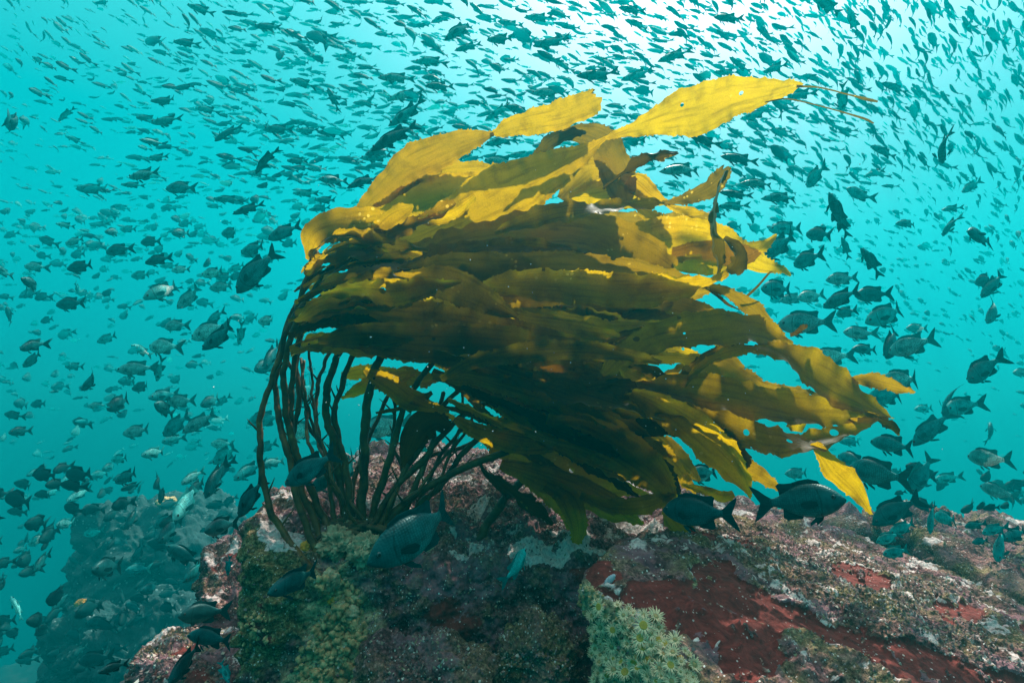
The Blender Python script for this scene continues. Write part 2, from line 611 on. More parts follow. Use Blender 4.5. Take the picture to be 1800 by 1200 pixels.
rock("boulder", "low hazy ridge of rock rising beyond the red slab",
     [P(1390, 905, 2.5), P(1440, 880, 3.0), P(1520, 892, 3.0), P(1575, 935, 2.6), P(1600, 900, 3.4), P(1800, 905, 3.8), P(1900, 940, 3.2), P(1400, 1100, 2.6), P(1850, 1200, 2.8), P(1400, 1100, 3.6), P(1900, 1100, 4.0)],
     80, 4.0, k=14, lump=0.09, mid=0.04, crust=0.01, masks=masks_plain)
rock("boulder", "speckled boulder at the foot of the kelp boulder's left side",
     [P(232, 1150, 1.55), P(262, 1112, 1.75), P(330, 1095, 1.85), P(420, 1105, 1.85), P(470, 1120, 1.5), P(220, 1350, 1.45), P(300, 1400, 1.2), P(470, 1400, 1.2), P(330, 1190, 1.35), P(460, 1300, 1.9), P(240, 1300, 1.9)],
     110, 5.0, k=14, lump=0.035, mid=0.02, crust=0.006, masks=masks_plain)
rock("boulder", "pinkish grey rock step in the gap left of the kelp boulder",
     [P(342, 1050, 1.95), P(352, 985, 2.1), P(375, 945, 2.4), P(430, 905, 2.5), P(480, 900, 2.4), P(470, 1080, 1.9), P(345, 1150, 1.9), P(470, 1250, 1.9), P(380, 1200, 2.6), P(500, 1150, 2.6)],
     90, 6.0, k=16, lump=0.035, mid=0.03, crust=0.008, masks=masks_plain)
def masks_reef(V, N, att, big, med, fin):
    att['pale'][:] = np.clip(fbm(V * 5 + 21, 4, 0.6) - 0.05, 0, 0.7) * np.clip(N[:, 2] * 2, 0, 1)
    att['olive'][:] = np.clip(0.45 + 0.7 * fbm(V * 3 + 61, 4, 0.6), 0, 1)


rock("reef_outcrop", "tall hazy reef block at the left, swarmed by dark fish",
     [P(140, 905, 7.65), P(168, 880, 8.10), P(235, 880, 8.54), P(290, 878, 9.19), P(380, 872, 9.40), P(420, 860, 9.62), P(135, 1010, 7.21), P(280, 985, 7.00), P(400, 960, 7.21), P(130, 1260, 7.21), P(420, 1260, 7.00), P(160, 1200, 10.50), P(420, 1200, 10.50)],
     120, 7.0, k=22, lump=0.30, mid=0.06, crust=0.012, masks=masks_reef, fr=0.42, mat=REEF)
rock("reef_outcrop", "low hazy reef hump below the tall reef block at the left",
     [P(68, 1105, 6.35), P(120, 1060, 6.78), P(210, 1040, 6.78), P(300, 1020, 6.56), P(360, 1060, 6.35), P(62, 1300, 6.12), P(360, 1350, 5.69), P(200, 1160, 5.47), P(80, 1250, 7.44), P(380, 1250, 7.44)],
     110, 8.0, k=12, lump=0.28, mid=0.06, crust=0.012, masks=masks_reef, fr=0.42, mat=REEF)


# seabed: one rolling sheet far below, lost in the haze
def seabed():
    n = 170
    xs = np.linspace(-21.6, 21.6, n)
    ys = np.linspace(-4.6, 19.6, n)
    X, Y = np.meshgrid(xs, ys, indexing='ij')
    x, y = X.ravel(), Y.ravel()
    pts = np.stack([x, y, np.zeros(X.size)], -1)
    Z = -4.6 - 3.0 * np.clip((np.hypot(x, y) - 5) / 16, 0, 1.0) + 0.6 * fbm(pts * 0.3, 4) + 0.15 * fbm(pts * 1.6 + 4, 3)
    near = np.exp(-((x - 0.5) ** 2 / 4.0 + (y - 2.6) ** 2 / 4.0))
    left = np.exp(-((x + 5.2) ** 2 / 7.0 + (y - 8.6) ** 2 / 7.0))
    Z = np.minimum(Z + 4.6 * near + 1.2 * left, 0.1)
    V = np.stack([x, y, Z], -1)
    idx = np.arange(n * n).reshape(n, n)
    Q = np.stack([idx[:-1, :-1], idx[1:, :-1], idx[1:, 1:], idx[:-1, 1:]], -1).reshape(-1, 4)
    m = bpy.data.materials.new("seabed")
    m.use_nodes = True
    t = NT(m.node_tree)
    bs = t.n['Principled BSDF']
    tc = t.add('ShaderNodeTexCoord')
    nz = t.add('ShaderNodeTexNoise', i_Scale=1.4, i_Detail=7.0, i_Roughness=0.7)
    t.link(tc.outputs['Object'], nz.inputs['Vector'])
    t.link(t.ramp(nz.outputs['Fac'], [(0.3, (0.004, 0.010, 0.010)), (0.55, (0.010, 0.020, 0.018)), (0.75, (0.030, 0.04, 0.035))]), bs.inputs['Base Color'])
    bs.inputs['Roughness'].default_value = 1.0
    bs.inputs['Specular IOR Level'].default_value = 0.0
    link("seabed", mesh_np("seabed", V, Q, m), kind="structure")
seabed()


def bvh_of(i):
    o, V, Q, N, att = ROCKS[i]
    return BVHTree.FromPolygons([Vector(v) for v in V], [tuple(q) for q in Q], all_triangles=False)


BV_MAIN = bvh_of(0)
BV_SLAB = bvh_of(1)
BV_REST = [bvh_of(i) for i in range(2, len(ROCKS))]


def hit(px, py, trees=None):
    """first rock surface seen along a photo pixel: point, normal, depth"""
    o = Vector(CAM)
    d = Vector(P(px, py, 1.0) - CAM).normalized()
    best = None
    for b in (trees or [BV_MAIN, BV_SLAB] + BV_REST):
        h = b.ray_cast(o, d)
        if h[0] is not None and (best is None or h[3] < best[3]):
            best = h
    if best is None:
        return None
    p = np.array(best[0])
    n = np.array(best[1])
    if n @ np.array(d) > 0:
        n = -n
    return p, n, float((p - CAM) @ FWD)

# ------------------------------------------------------------------ kelp materials
def kelp_blade_material(name="kelp_blade", dark=1.0):
    m = bpy.data.materials.new(name)
    m.use_nodes = True
    t = NT(m.node_tree)
    t.n.clear()
    o = t.add('ShaderNodeOutputMaterial')
    tc = t.add('ShaderNodeTexCoord')
    co = tc.outputs['Object']
    rnd = t.add('ShaderNodeObjectInfo').outputs['Random']

    def noise(scale, detail=4.0, rough=0.6):
        n = t.add('ShaderNodeTexNoise', i_Scale=scale, i_Detail=detail, i_Roughness=rough)
        t.link(co, n.inputs['Vector'])
        return n.outputs['Fac']
    n1 = noise(14.0, 5.0, 0.65)
    n2 = noise(260.0, 3.0, 0.7)
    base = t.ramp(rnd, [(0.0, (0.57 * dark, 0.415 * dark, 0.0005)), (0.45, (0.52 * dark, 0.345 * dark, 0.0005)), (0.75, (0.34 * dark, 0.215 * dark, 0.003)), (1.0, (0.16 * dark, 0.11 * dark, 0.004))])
    al = t.add('ShaderNodeAttribute', attribute_name='along').outputs['Fac']
    ac = t.add('ShaderNodeAttribute', attribute_name='across').outputs['Fac']
    cv = t.add('ShaderNodeCombineXYZ')
    t.link(t.math('MULTIPLY', al, 7.0), cv.inputs[0])
    t.link(t.math('MULTIPLY', ac, 4.5), cv.inputs[1])
    t.link(t.math('MULTIPLY', rnd, 60.0), cv.inputs[2])
    stn = t.add('ShaderNodeTexNoise', i_Scale=1.0, i_Detail=5.0, i_Roughness=0.6)
    t.link(cv.outputs[0], stn.inputs['Vector'])
    streak = t.ramp(stn.outputs['Fac'], [(0.34, (0.66, 0.64, 0.6)), (0.5, (1, 1, 1)), (0.68, (1.1, 1.08, 1.0))])
    base = t.mix(1.0, base, streak, 'MULTIPLY')
    blot = t.ramp(n1, [(0.32, (0.70, 0.66, 0.6)), (0.46, (1, 1, 1)), (0.70, (1.08, 1.03, 0.95))])
    trans = t.mix(1.0, base, blot, 'MULTIPLY')
    grain = t.ramp(n2, [(0.35, (0.82, 0.82, 0.8)), (0.6, (1.06, 1.06, 1.06))])
    trans = t.mix(1.0, trans, grain, 'MULTIPLY')
    # golden worn spots
    v = t.add('ShaderNodeTexVoronoi', i_Scale=75.0)
    t.link(co, v.inputs['Vector'])
    sc_ = t.add('ShaderNodeSeparateColor')
    t.link(v.outputs['Color'], sc_.inputs[0])
    zone = t.ramp(noise(7.0, 3.0), [(0.56, (0, 0, 0)), (0.66, (1, 1, 1))])
    sp = t.math('MULTIPLY', t.math('GREATER_THAN', sc_.outputs[0], 0.72), t.math('LESS_THAN', v.outputs['Distance'], 0.34))
    sp = t.math('MULTIPLY', sp, zone)
    trans = t.mix(sp, trans, (0.75, 0.52, 0.06))
    diffc = t.mix(0.5, t.mix(1.0, trans, (0.10, 0.10, 0.2), 'MULTIPLY'), (0.020, 0.016, 0.008))
    d = t.add('ShaderNodeBsdfDiffuse')
    t.link(diffc, d.inputs[0])
    tr = t.add('ShaderNodeBsdfTranslucent')
    t.link(trans, tr.inputs[0])
    mx = t.add('ShaderNodeMixShader')
    mx.inputs[0].default_value = 0.76
    t.link(d.outputs[0], mx.inputs[1])
    t.link(tr.outputs[0], mx.inputs[2])
    g = t.add('ShaderNodeBsdfGlossy')
    g.inputs['Roughness'].default_value = 0.42
    g.inputs[0].default_value = (0.8, 0.85, 0.85, 1)
    bp = t.add('ShaderNodeBump')
    bp.inputs['Strength'].default_value = 0.25
    bp.inputs['Distance'].default_value = 0.004
    t.link(t.math('ADD', noise(45.0, 4.0), stn.outputs['Fac']), bp.inputs['Height'])
    t.link(bp.outputs[0], g.inputs['Normal'])
    fr = t.add('ShaderNodeFresnel')
    fr.inputs[0].default_value = 1.18
    fa = t.math('MULTIPLY', fr.outputs[0], 0.28)
    mx2 = t.add('ShaderNodeMixShader')
    t.link(fa, mx2.inputs[0])
    t.link(mx.outputs[0], mx2.inputs[1])
    t.link(g.outputs[0], mx2.inputs[2])
    # small round bites right through the blade
    v2 = t.add('ShaderNodeTexVoronoi', i_Scale=17.0)
    t.link(co, v2.inputs['Vector'])
    s2 = t.add('ShaderNodeSeparateColor')
    t.link(v2.outputs['Color'], s2.inputs[0])
    wob = t.math('MULTIPLY', t.math('SUBTRACT', noise(60.0, 2.0), 0.5), 0.10)
    size = t.math('MULTIPLY', s2.outputs[1], 0.17)
    hole = t.math('MULTIPLY', t.math('GREATER_THAN', s2.outputs[0], 0.50), t.math('LESS_THAN', t.math('ADD', v2.outputs['Distance'], wob), size))
    tp = t.add('ShaderNodeBsdfTransparent')
    mx3 = t.add('ShaderNodeMixShader')
    t.link(hole, mx3.inputs[0])
    t.link(mx2.outputs[0], mx3.inputs[1])
    t.link(tp.outputs[0], mx3.inputs[2])
    t.link(mx3.outputs[0], o.inputs[0])
    return m


def simple_mat(name, c1, c2, scale=30.0, rough=0.6, bump=0.3, spec=0.3, c3=None):
    m = bpy.data.materials.new(name)
    m.use_nodes = True
    t = NT(m.node_tree)
    b = t.n['Principled BSDF']
    tc = t.add('ShaderNodeTexCoord')
    n = t.add('ShaderNodeTexNoise', i_Scale=scale, i_Detail=5.0, i_Roughness=0.65)
    t.link(tc.outputs['Object'], n.inputs['Vector'])
    stops = [(0.36, c1), (0.62, c2)]
    if c3:
        stops.append((0.74, c3))
    t.link(t.ramp(n.outputs['Fac'], stops), b.inputs['Base Color'])
    b.inputs['Roughness'].default_value = rough
    b.inputs['Specular IOR Level'].default_value = spec
    bp = t.add('ShaderNodeBump')
    bp.inputs['Strength'].default_value = bump
    bp.inputs['Distance'].default_value = 0.004
    t.link(n.outputs['Fac'], bp.inputs['Height'])
    t.link(bp.outputs[0], b.inputs['Normal'])
    return m


BLADE = kelp_blade_material()
BLADE_DARK = kelp_blade_material("kelp_blade_brown_shade", 0.22)  # dark copy: brown strips, and shade painted into blades of the core
STIPE = simple_mat("kelp_stalk", (0.034, 0.015, 0.004), (0.15, 0.072, 0.015), 26.0, 0.45, 0.6, 0.3, (0.32, 0.19, 0.05))
HOLDF = simple_mat("kelp_holdfast", (0.030, 0.018, 0.008), (0.13, 0.085, 0.03), 40.0, 0.7)


def catmull(pts, n):
    """resample points (k, m) to n rows along a Catmull-Rom curve, about evenly spaced"""
    p = np.asarray(pts, dtype=float)
    k = len(p)
    q = np.vstack([2 * p[0] - p[1], p, 2 * p[-1] - p[-2]])
    T = np.linspace(0, k - 1, n * 6)
    i = np.minimum(T.astype(int), k - 2)
    f = (T - i)[:, None]
    a, b, c, d = q[i], q[i + 1], q[i + 2], q[i + 3]
    r = 0.5 * (2 * b + (c - a) * f + (2 * a - 5 * b + 4 * c - d) * f ** 2 + (3 * b - a - 3 * c + d) * f ** 3)
    s = np.concatenate([[0], np.cumsum(np.linalg.norm(np.diff(r[:, :3], axis=0), axis=1))])
    t = np.linspace(0, s[-1], n)
    return np.stack([np.interp(t, s, r[:, j]) for j in range(r.shape[1])], -1), s[-1]


kelp = bpy.data.objects.new("kelp", None)
COL.objects.link(kelp)
kelp["label"] = "great golden brown kelp clump streaming sideways from the boulder"
kelp["category"] = "kelp"

n_blade = 0


def blade(pts, tilt=25, twist=0.0, ruffle=1.0, teeth=1.0, tip='point', cup=0.15, seed=None, parent=None, name="blade", spread=1.0, mat=None):
    """pts: (px, py, depth, visible width in photo pixels) from the stalk to the tip"""
    global n_blade
    n_blade += 1
    rg = np.random.default_rng(1000 + n_blade if seed is None else seed)
    if twist == 0.0:
        twist = rg.normal(0, 24)
    ruffle = ruffle * rg.uniform(1.0, 1.7)
    C3 = []
    for (px, py, d, wd) in pts:
        C3.append((*P(px, py, d), wd / F * d))
    L0 = sum(np.linalg.norm(np.array(C3[i + 1][:3]) - np.array(C3[i][:3])) for i in range(len(C3) - 1))
    n = int(np.clip(L0 / 0.0042, 24, 200))
    X, L = catmull(C3, n)
    C, Wd = X[:, :3], np.maximum(X[:, 3], 0.0012)
    T = np.gradient(C, axis=0)
    T /= np.linalg.norm(T, axis=1)[:, None] + 1e-9
    v = C - CAM
    v /= np.linalg.norm(v, axis=1)[:, None]
    perp = np.cross(v, T)
    perp /= np.linalg.norm(perp, axis=1)[:, None] + 1e-9
    # keep the 'up' edge up
    s = np.where(perp @ UP < 0, -1.0, 1.0)
    if abs(s.mean()) < 0.999:
        s[:] = s[len(s) // 3]
    perp *= s[:, None]
    back = v - (v * T).sum(1)[:, None] * T
    back /= np.linalg.norm(back, axis=1)[:, None] + 1e-9
    u = np.linspace(0, 1, n)
    ang = np.radians(tilt + twist * (u - 0.5) + 9 * np.sin(u * 6.3 * rg.uniform(0.6, 1.5) + rg.uniform(0, 6)))
    ang = np.clip(ang, -1.15, 1.15)
    Wv = perp * np.cos(ang)[:, None] + back * np.sin(ang)[:, None]
    Nv = np.cross(T, Wv)
    half = 0.5 * Wd / np.cos(ang) * spread
    m = 9
    vs = np.linspace(-1, 1, m)
    env = np.minimum(1, half / 0.012)
    ph = rg.uniform(0, 6.28, 6)
    sL = u * L
    # ragged outline: slow waves, then spines along both margins
    outl = 1 + 0.04 * np.sin(sL * 30 + ph[0]) + 0.025 * np.sin(sL * 91 + ph[1])
    outr = 1 + 0.04 * np.sin(sL * 27 + ph[2]) + 0.025 * np.sin(sL * 83 + ph[3])
    per = rg.integers(3, 6)
    tl = np.zeros(n)
    tr_ = np.zeros(n)
    kk = np.arange(n)
    tl[rg.random(n) < 0.26] = 1
    tr_[rg.random(n) < 0.26] = 1
    tl *= rg.uniform(0.1, 1.3, n)
    tr_ *= rg.uniform(0.1, 1.3, n)
    tooth = 0.0046 * teeth * env
    V = np.zeros((n, m, 3))
    r1 = 0.0042 * ruffle
    for j, q in enumerate(vs):
        side = outr if q > 0 else outl
        wid = half * q * (1 + (side - 1) * abs(q))
        z = cup * half * (q * q - 0.4) + r1 * env * (abs(q) ** 2.2) * (np.sin(sL * 62 + ph[4] + (2.1 if q > 0 else 0)) + 0.6 * np.sin(sL * 137 + ph[5] + (1.1 if q > 0 else 0)))
        z = z + 0.0035 * ruffle * env * np.sin(sL * 22 + ph[2] + q * 1.8)
        pos = C + Wv * wid[:, None] + Nv * z[:, None]
        if j == 0:
            pos = pos - Wv * (tl * tooth)[:, None] + T * (tl * tooth * 0.5)[:, None]
        if j == m - 1:
            pos = pos + Wv * (tr_ * tooth)[:, None] + T * (tr_ * tooth * 0.5)[:, None]
        V[:, j] = pos
    if tip == 'torn':
        e = rg.uniform(-0.012, 0.012, m)
        e[rg.integers(1, m - 1)] -= 0.016
        for a in range(4):
            V[n - 1 - a] += T[n - 1 - a] * (e * (1 - a / 4))[:, None]
    idx = np.arange(n * m).reshape(n, m)
    Q = np.stack([idx[:-1, :-1], idx[1:, :-1], idx[1:, 1:], idx[:-1, 1:]], -1)
    keep = np.ones((n - 1, m - 1), dtype=bool)
    # nibbled margins
    for _ in range(rg.poisson(0.8 * min(1, L / 0.3))):
        a = rg.integers(3, n - 3)
        keep[a:a + rg.integers(1, 3), 0 if rg.random() < 0.5 else m - 2] = False
    Q = Q[keep]
    me = mesh_np(name, V.reshape(-1, 3), Q, mat or BLADE)
    fattr(me, 'along', np.repeat(sL, m))
    fattr(me, 'across', np.tile(vs, n))
    return link(name, me, parent=parent or kelp)


def tube_mesh(name, C, rad, mat, sides=8, wob=0.0, seed=0):
    C = np.asarray(C)
    n = len(C)
    rg = np.random.default_rng(seed)
    T = np.gradient(C, axis=0)
    T /= np.linalg.norm(T, axis=1)[:, None] + 1e-9
    a = np.array((0.31, 0.9, 0.2))
    A = a - (T @ a)[:, None] * T
    A /= np.linalg.norm(A, axis=1)[:, None]
    B = np.cross(T, A)
    th = np.arange(sides) / sides * 2 * math.pi
    V = np.zeros((n, sides, 3))
    for j, t in enumerate(th):
        rr = rad * (1 + wob * rg.normal(size=n))
        V[:, j] = C + (A * math.cos(t) + B * math.sin(t)) * rr[:, None]
    idx = np.arange(n * sides).reshape(n, sides)
    nx = np.roll(idx, -1, axis=1)
    Q = np.stack([idx[:-1], idx[1:], nx[1:], nx[:-1]], -1).reshape(-1, 4)
    V = np.vstack([V.reshape(-1, 3), C[0] - T[0] * rad[0] * 0.5, C[-1] + T[-1] * rad[-1] * 0.8])
    c0, c1 = n * sides, n * sides + 1
    caps = [(c0, idx[0, (j + 1) % sides], idx[0, j], idx[0, j]) for j in range(sides)]
    F3 = [tuple(q) for q in Q] + [(c0, idx[0, j], idx[0, (j + 1) % sides]) for j in range(sides)] + [(c1, idx[-1, (j + 1) % sides], idx[-1, j]) for j in range(sides)]
    return mesh_from(name, V, F3, mat)


def join_meshes(parts):
    """parts: list of (V, faces) -> one pair"""
    V, Fc, b = [], [], 0
    for v, f in parts:
        V.append(np.asarray(v))
        Fc += [tuple(int(i) + b for i in q) for q in f]
        b += len(v)
    return np.vstack(V), Fc


def stipe(pts, w0, w1, seed, parent=None, twigs=0, name="stipe", anchor=True, side=1):
    """pts: (px, py, depth) from the rock up"""
    h = hit(pts[0][0], pts[0][1], [BV_MAIN])
    d0 = h[2] + 0.012 if (anchor and h is not None and h[2] < pts[0][2] + 0.5) else pts[0][2]
    shift = d0 - pts[0][2]
    q = []
    for i, (x, y, d) in enumerate(pts):
        f = max(0.0, 1 - i / (len(pts) * 0.7))
        q.append(P(x, y, d + shift * f))
    n = max(20, int(len(pts) * 9))
    C, L = catmull(np.array(q), n)
    rg = np.random.default_rng(seed)
    nz = fbm(np.stack([np.linspace(0, L * 16, n), np.full(n, seed * 1.7), np.zeros(n)], -1), 3)
    nz2 = fbm(np.stack([np.linspace(0, L * 16, n), np.full(n, seed * 2.9), np.zeros(n) + 5], -1), 3)
    C = C + np.outer(nz, RIGHT) * 0.006 + np.outer(nz2, FWD) * 0.008
    d = (C - CAM) @ FWD
    rad = np.interp(np.linspace(0, 1, n), [0, 0.06, 1], [w0 * 0.62, w0 * 0.42, w1 * 0.43]) / F * d
    rad *= 1 + 0.16 * fbm(np.stack([np.linspace(0, L * 45, n), np.full(n, seed + .5), np.zeros(n)], -1), 2)
    o = link(name, tube_mesh(name, C, rad, STIPE, 9, 0.05, seed), parent=parent or kelp)
    for k in range(twigs):
        a = int(rg.uniform(0.15, 0.75) * n)
        l = rg.uniform(0.02, 0.06)
        dirv = RIGHT * rg.choice([-1, 1]) * rg.uniform(0.3, 0.8) + UP * rg.uniform(0.6, 1.0) + FWD * rg.uniform(-0.3, 0.3)
        dirv /= np.linalg.norm(dirv)
        tt = np.linspace(0, 1, 7)
        bend = RIGHT * rg.uniform(-0.3, 0.3)
        Cc = C[a] + np.outer(tt * l, dirv) + np.outer(tt ** 2 * l, bend)
        link("twig", tube_mesh("twig", Cc, np.linspace(0.0035, 0.0008, 7), STIPE, 6), parent=o)
    return C


# ---- stalks, all rising from one holdfast
BASE_D = hit(600, 955, [BV_MAIN])[2]
ST = [
    ([(545, 1000), (512, 955), (476, 900), (460, 820), (458, 740), (470, 690), (500, 600), (530, 520), (546, 460), (556, 442)], 15, 9, 0.00),
    ([(560, 985), (528, 890), (507, 800), (490, 740), (484, 665), (500, 590), (522, 530), (565, 470)], 15, 9, 0.05),
    ([(572, 965), (545, 900), (516, 820), (512, 740), (517, 640), (540, 560), (600, 500)], 16, 9, 0.03),
    ([(588, 945), (556, 880), (528, 815), (505, 740), (498, 680), (506, 610), (530, 540), (575, 480)], 16, 10, -0.03),
    ([(596, 955), (565, 905), (530, 860), (512, 790), (525, 700), (522, 620), (548, 540), (610, 480)], 14, 8, 0.10),
    ([(618, 940), (600, 860), (589, 790), (574, 735), (576, 680), (592, 630), (612, 600), (660, 575)], 19, 12, 0.02),
    ([(608, 945), (612, 860), (603, 800), (588, 735), (600, 680), (618, 630), (650, 590)], 16, 10, 0.06),
    ([(632, 945), (637, 880), (640, 800), (645, 720), (656, 660), (682, 612), (740, 570)], 21, 14, 0.00),
    ([(645, 945), (667, 860), (692, 780), (712, 710), (738, 665), (775, 625), (840, 590)], 17, 11, 0.02),
    ([(650, 950), (670, 895), (700, 850), (745, 810), (775, 765), (830, 720), (900, 690)], 15, 10, 0.05),
    ([(672, 950), (700, 893), (762, 850), (828, 817), (880, 797), (940, 770), (1010, 740), (1060, 705)], 17, 12, -0.02),
    ([(662, 945), (700, 850), (733, 795), (760, 750), (790, 700), (850, 660)], 13, 9, 0.08),
    ([(700, 940), (745, 880), (772, 855), (805, 808), (840, 770), (900, 730)], 15, 10, 0.06),
    ([(690, 940), (742, 830), (760, 775), (766, 735), (780, 690)], 14, 9, 0.12),
    ([(712, 935), (752, 850), (784, 785), (830, 740)], 10, 7, 0.14),
    ([(622, 940), (620, 880), (626, 830), (640, 790), (668, 730), (690, 680)], 12, 7, 0.15),
    ([(655, 940), (680, 880), (722, 825), (760, 800), (800, 790), (850, 770)], 11, 8, 0.16),
    ([(590, 940), (580, 860), (570, 800), (556, 740), (556, 690), (570, 640), (600, 590)], 11, 7, 0.12),
]
for i, (pp, w0, w1, dd) in enumerate(ST):
    stipe([(x, y, 1.33 + dd + 0.12 * k / len(pp)) for k, (x, y) in enumerate(pp)], w0, w1, i + 3, twigs=(5, 3, 4, 4, 4, 3, 5, 2, 3, 2, 3, 2, 3, 4, 4, 5, 4, 4)[i])


# thin young stalks tangled between the thick ones
_rg = np.random.default_rng(62)
for i in range(7):
    bx, by = _rg.uniform(590, 690), _rg.uniform(935, 955)
    tx, ty = (_rg.uniform(500, 560), _rg.uniform(560, 660)) if i < 4 else (_rg.uniform(640, 860), _rg.uniform(640, 740))
    pp = []
    for f in (0, 0.2, 0.4, 0.6, 0.8, 1.0):
        sag = (-26 if i < 4 else 30) * math.sin(math.pi * f)
        pp.append((bx + (tx - bx) * f ** 0.9 + sag + _rg.normal(0, 7), by + (ty - by) * f + _rg.normal(0, 5), 1.36 + 0.1 * f + _rg.uniform(-0.04, 0.08)))
    stipe(pp, _rg.uniform(7, 10), _rg.uniform(4, 6), 80 + i, twigs=4)


# holdfast: a fistful of root fingers gripping the rock
def holdfast():
    parts = []
    rg = np.random.default_rng(4)
    h = hit(625, 955, [BV_MAIN])
    c = h[0] + UP * 0.02 + FWD * 0.02
    for k in range(70):
        a = rg.uniform(0, 2 * math.pi)
        r = rg.uniform(0.05, 0.17)
        end = c + RIGHT * math.cos(a) * r * 1.25 + FWD * math.sin(a) * r * 0.6 - UP * rg.uniform(0.02, 0.07)
        start = c + RIGHT * rg.uniform(-0.06, 0.06) + UP * rg.uniform(0.0, 0.03) + FWD * rg.uniform(-0.02, 0.03)
        mid = (start + end) / 2 + UP * rg.uniform(0.0, 0.025)
        C, _ = catmull(np.array([start, mid, end]), 9)
        n, s = 9, 6
        T = np.gradient(C, axis=0)
        T /= np.linalg.norm(T, axis=1)[:, None]
        A = np.cross(T, np.array((0.2, 0.3, 0.93)))
        A /= np.linalg.norm(A, axis=1)[:, None]
        B = np.cross(T, A)
        rad = np.linspace(0.008, 0.0035, n)
        V = np.zeros((n, s, 3))
        for j in range(s):
            th = j / s * 6.283
            V[:, j] = C + (A * math.cos(th) + B * math.sin(th)) * rad[:, None]
        idx = np.arange(n * s).reshape(n, s)
        nx = np.roll(idx, -1, axis=1)
        parts.append((V.reshape(-1, 3), np.stack([idx[:-1], idx[1:], nx[1:], nx[:-1]], -1).reshape(-1, 4)))
    V, Fc = join_meshes(parts)
    link("holdfast", mesh_from("holdfast", V, Fc, HOLDF), parent=kelp)
holdfast()

# ---- blades traced one by one: (px, py, depth, width)
def B(seq, d, **kw):
    """seq of (px, py, width[, extra depth]); the crown's blades stand well behind the front ones"""
    if d >= 1.44 and max(s[1] for s in seq) < 440:
        d += 0.27
    # most streamers lean over with the current, so the light comes through them from behind
    if 0 < kw.get('tilt', 25) <= 34:
        kw['tilt'] = -0.75 * kw.get('tilt', 25)
    return blade([(s[0], s[1], d + (s[3] if len(s) > 3 else 0.0), s[2]) for s in seq], **kw)


# crown of the clump
B([(600, 425, 10), (634, 372, 22), (680, 328, 46), (727, 290, 64), (782, 262, 52), (830, 245, 32), (868, 235, 5)], 1.46, tilt=28)
B([(862, 237, 6), (900, 222, 30), (940, 212, 42), (985, 202, 48), (1025, 186, 44), (1054, 174, 34)], 1.47, tilt=-24, tip='torn')
B([(1060, 244, 5), (1090, 234, 14), (1130, 220, 34), (1190, 200, 72), (1240, 188, 82), (1290, 172, 66), (1345, 162, 42), (1385, 154, 20), (1412, 150, 6)], 1.44, tilt=32)
B([(1400, 152, 4), (1440, 154, 2.5), (1490, 166, 2.5), (1525, 175, 5), (1543, 179, 3)], 1.44, mat=BLADE_DARK, tilt=10, teeth=0.4, ruffle=0.3)
B([(1345, 180, 2), (1380, 174, 2), (1420, 181, 2), (1480, 197, 2.2), (1520, 209, 3.5), (1536, 217, 2)], 1.45, mat=BLADE_DARK, tilt=10, teeth=0.4, ruffle=0.3)
B([(545, 510, 8), (590, 470, 18), (640, 446, 32), (695, 430, 44), (745, 416, 54), (800, 388, 84), (860, 358, 104), (912, 333, 104), (960, 306, 74), (1005, 282, 46), (1040, 260, 22), (1064, 243, 5)], 1.60, tilt=30, cup=0.1)
B([(552, 470, 8, .02), (545, 440, 16, .02), (556, 412, 46), (590, 398, 58), (635, 394, 58), (668, 390, 44), (684, 386, 16)], 1.43, tilt=38, twist=-30)
B([(610, 435, 10), (648, 392, 26), (690, 368, 48), (735, 348, 58), (780, 336, 56), (830, 322, 40), (868, 303, 10)], 1.50, tilt=10)
B([(650, 390, 10), (700, 345, 22), (745, 315, 34), (795, 303, 36), (840, 297, 26), (866, 294, 8)], 1.56, tilt=30)
B([(640, 425, 6), (660, 405, 24), (690, 382, 34), (715, 368, 24), (726, 360, 8)], 1.39, tilt=20)
B([(560, 500, 6), (610, 455, 14), (660, 425, 20), (715, 400, 24), (765, 375, 22), (800, 355, 8)], 1.37, tilt=55)
B([(735, 388, 8), (775, 384, 22), (805, 372, 24), (835, 345, 10)], 1.38, tilt=25)
# arches right of the crown
B([(920, 292, 4), (945, 270, 14), (972, 248, 22), (1000, 236, 18), (1030, 233, 8)], 1.52, mat=BLADE_DARK, tilt=40)
B([(985, 238, 14), (1025, 236, 34), (1060, 250, 50, -.02), (1078, 285, 58, -.03), (1090, 320, 56, -.02), (1098, 350, 34), (1105, 366, 10)], 1.54, tilt=15)
B([(985, 350, 16), (1015, 318, 44), (1045, 300, 50), (1085, 318, 40), (1100, 345, 16)], 1.60, tilt=10)
B([(1000, 345, 20), (1050, 338, 42), (1095, 330, 44), (1130, 340, 36), (1155, 352, 18), (1172, 357, 5)], 1.58, tilt=22)
B([(1090, 312, 14), (1120, 322, 38), (1145, 342, 28), (1172, 356, 5)], 1.50, tilt=18)
B([(1164, 357, 5), (1200, 350, 16), (1235, 337, 30), (1262, 318, 32), (1278, 296, 20)], 1.47, tilt=30, tip='torn')
B([(1168, 358, 5), (1190, 367, 12), (1215, 372, 14), (1238, 375, 6)], 1.48, tilt=20)
B([(870, 410, 10), (915, 392, 26), (975, 375, 32), (1050, 366, 26), (1110, 360, 16), (1168, 357, 4)], 1.38, tilt=52)
B([(1060, 332, 4), (1095, 305, 7), (1120, 286, 13), (1155, 274, 15), (1192, 269, 5)], 1.42, mat=BLADE_DARK, tilt=35)
B([(1277, 300, 6), (1262, 335, 8), (1254, 375, 10), (1254, 410, 11), (1263, 440, 16), (1266, 465, 11), (1258, 492, 4)], 1.40, mat=BLADE_DARK, tilt=55, ruffle=0.5)
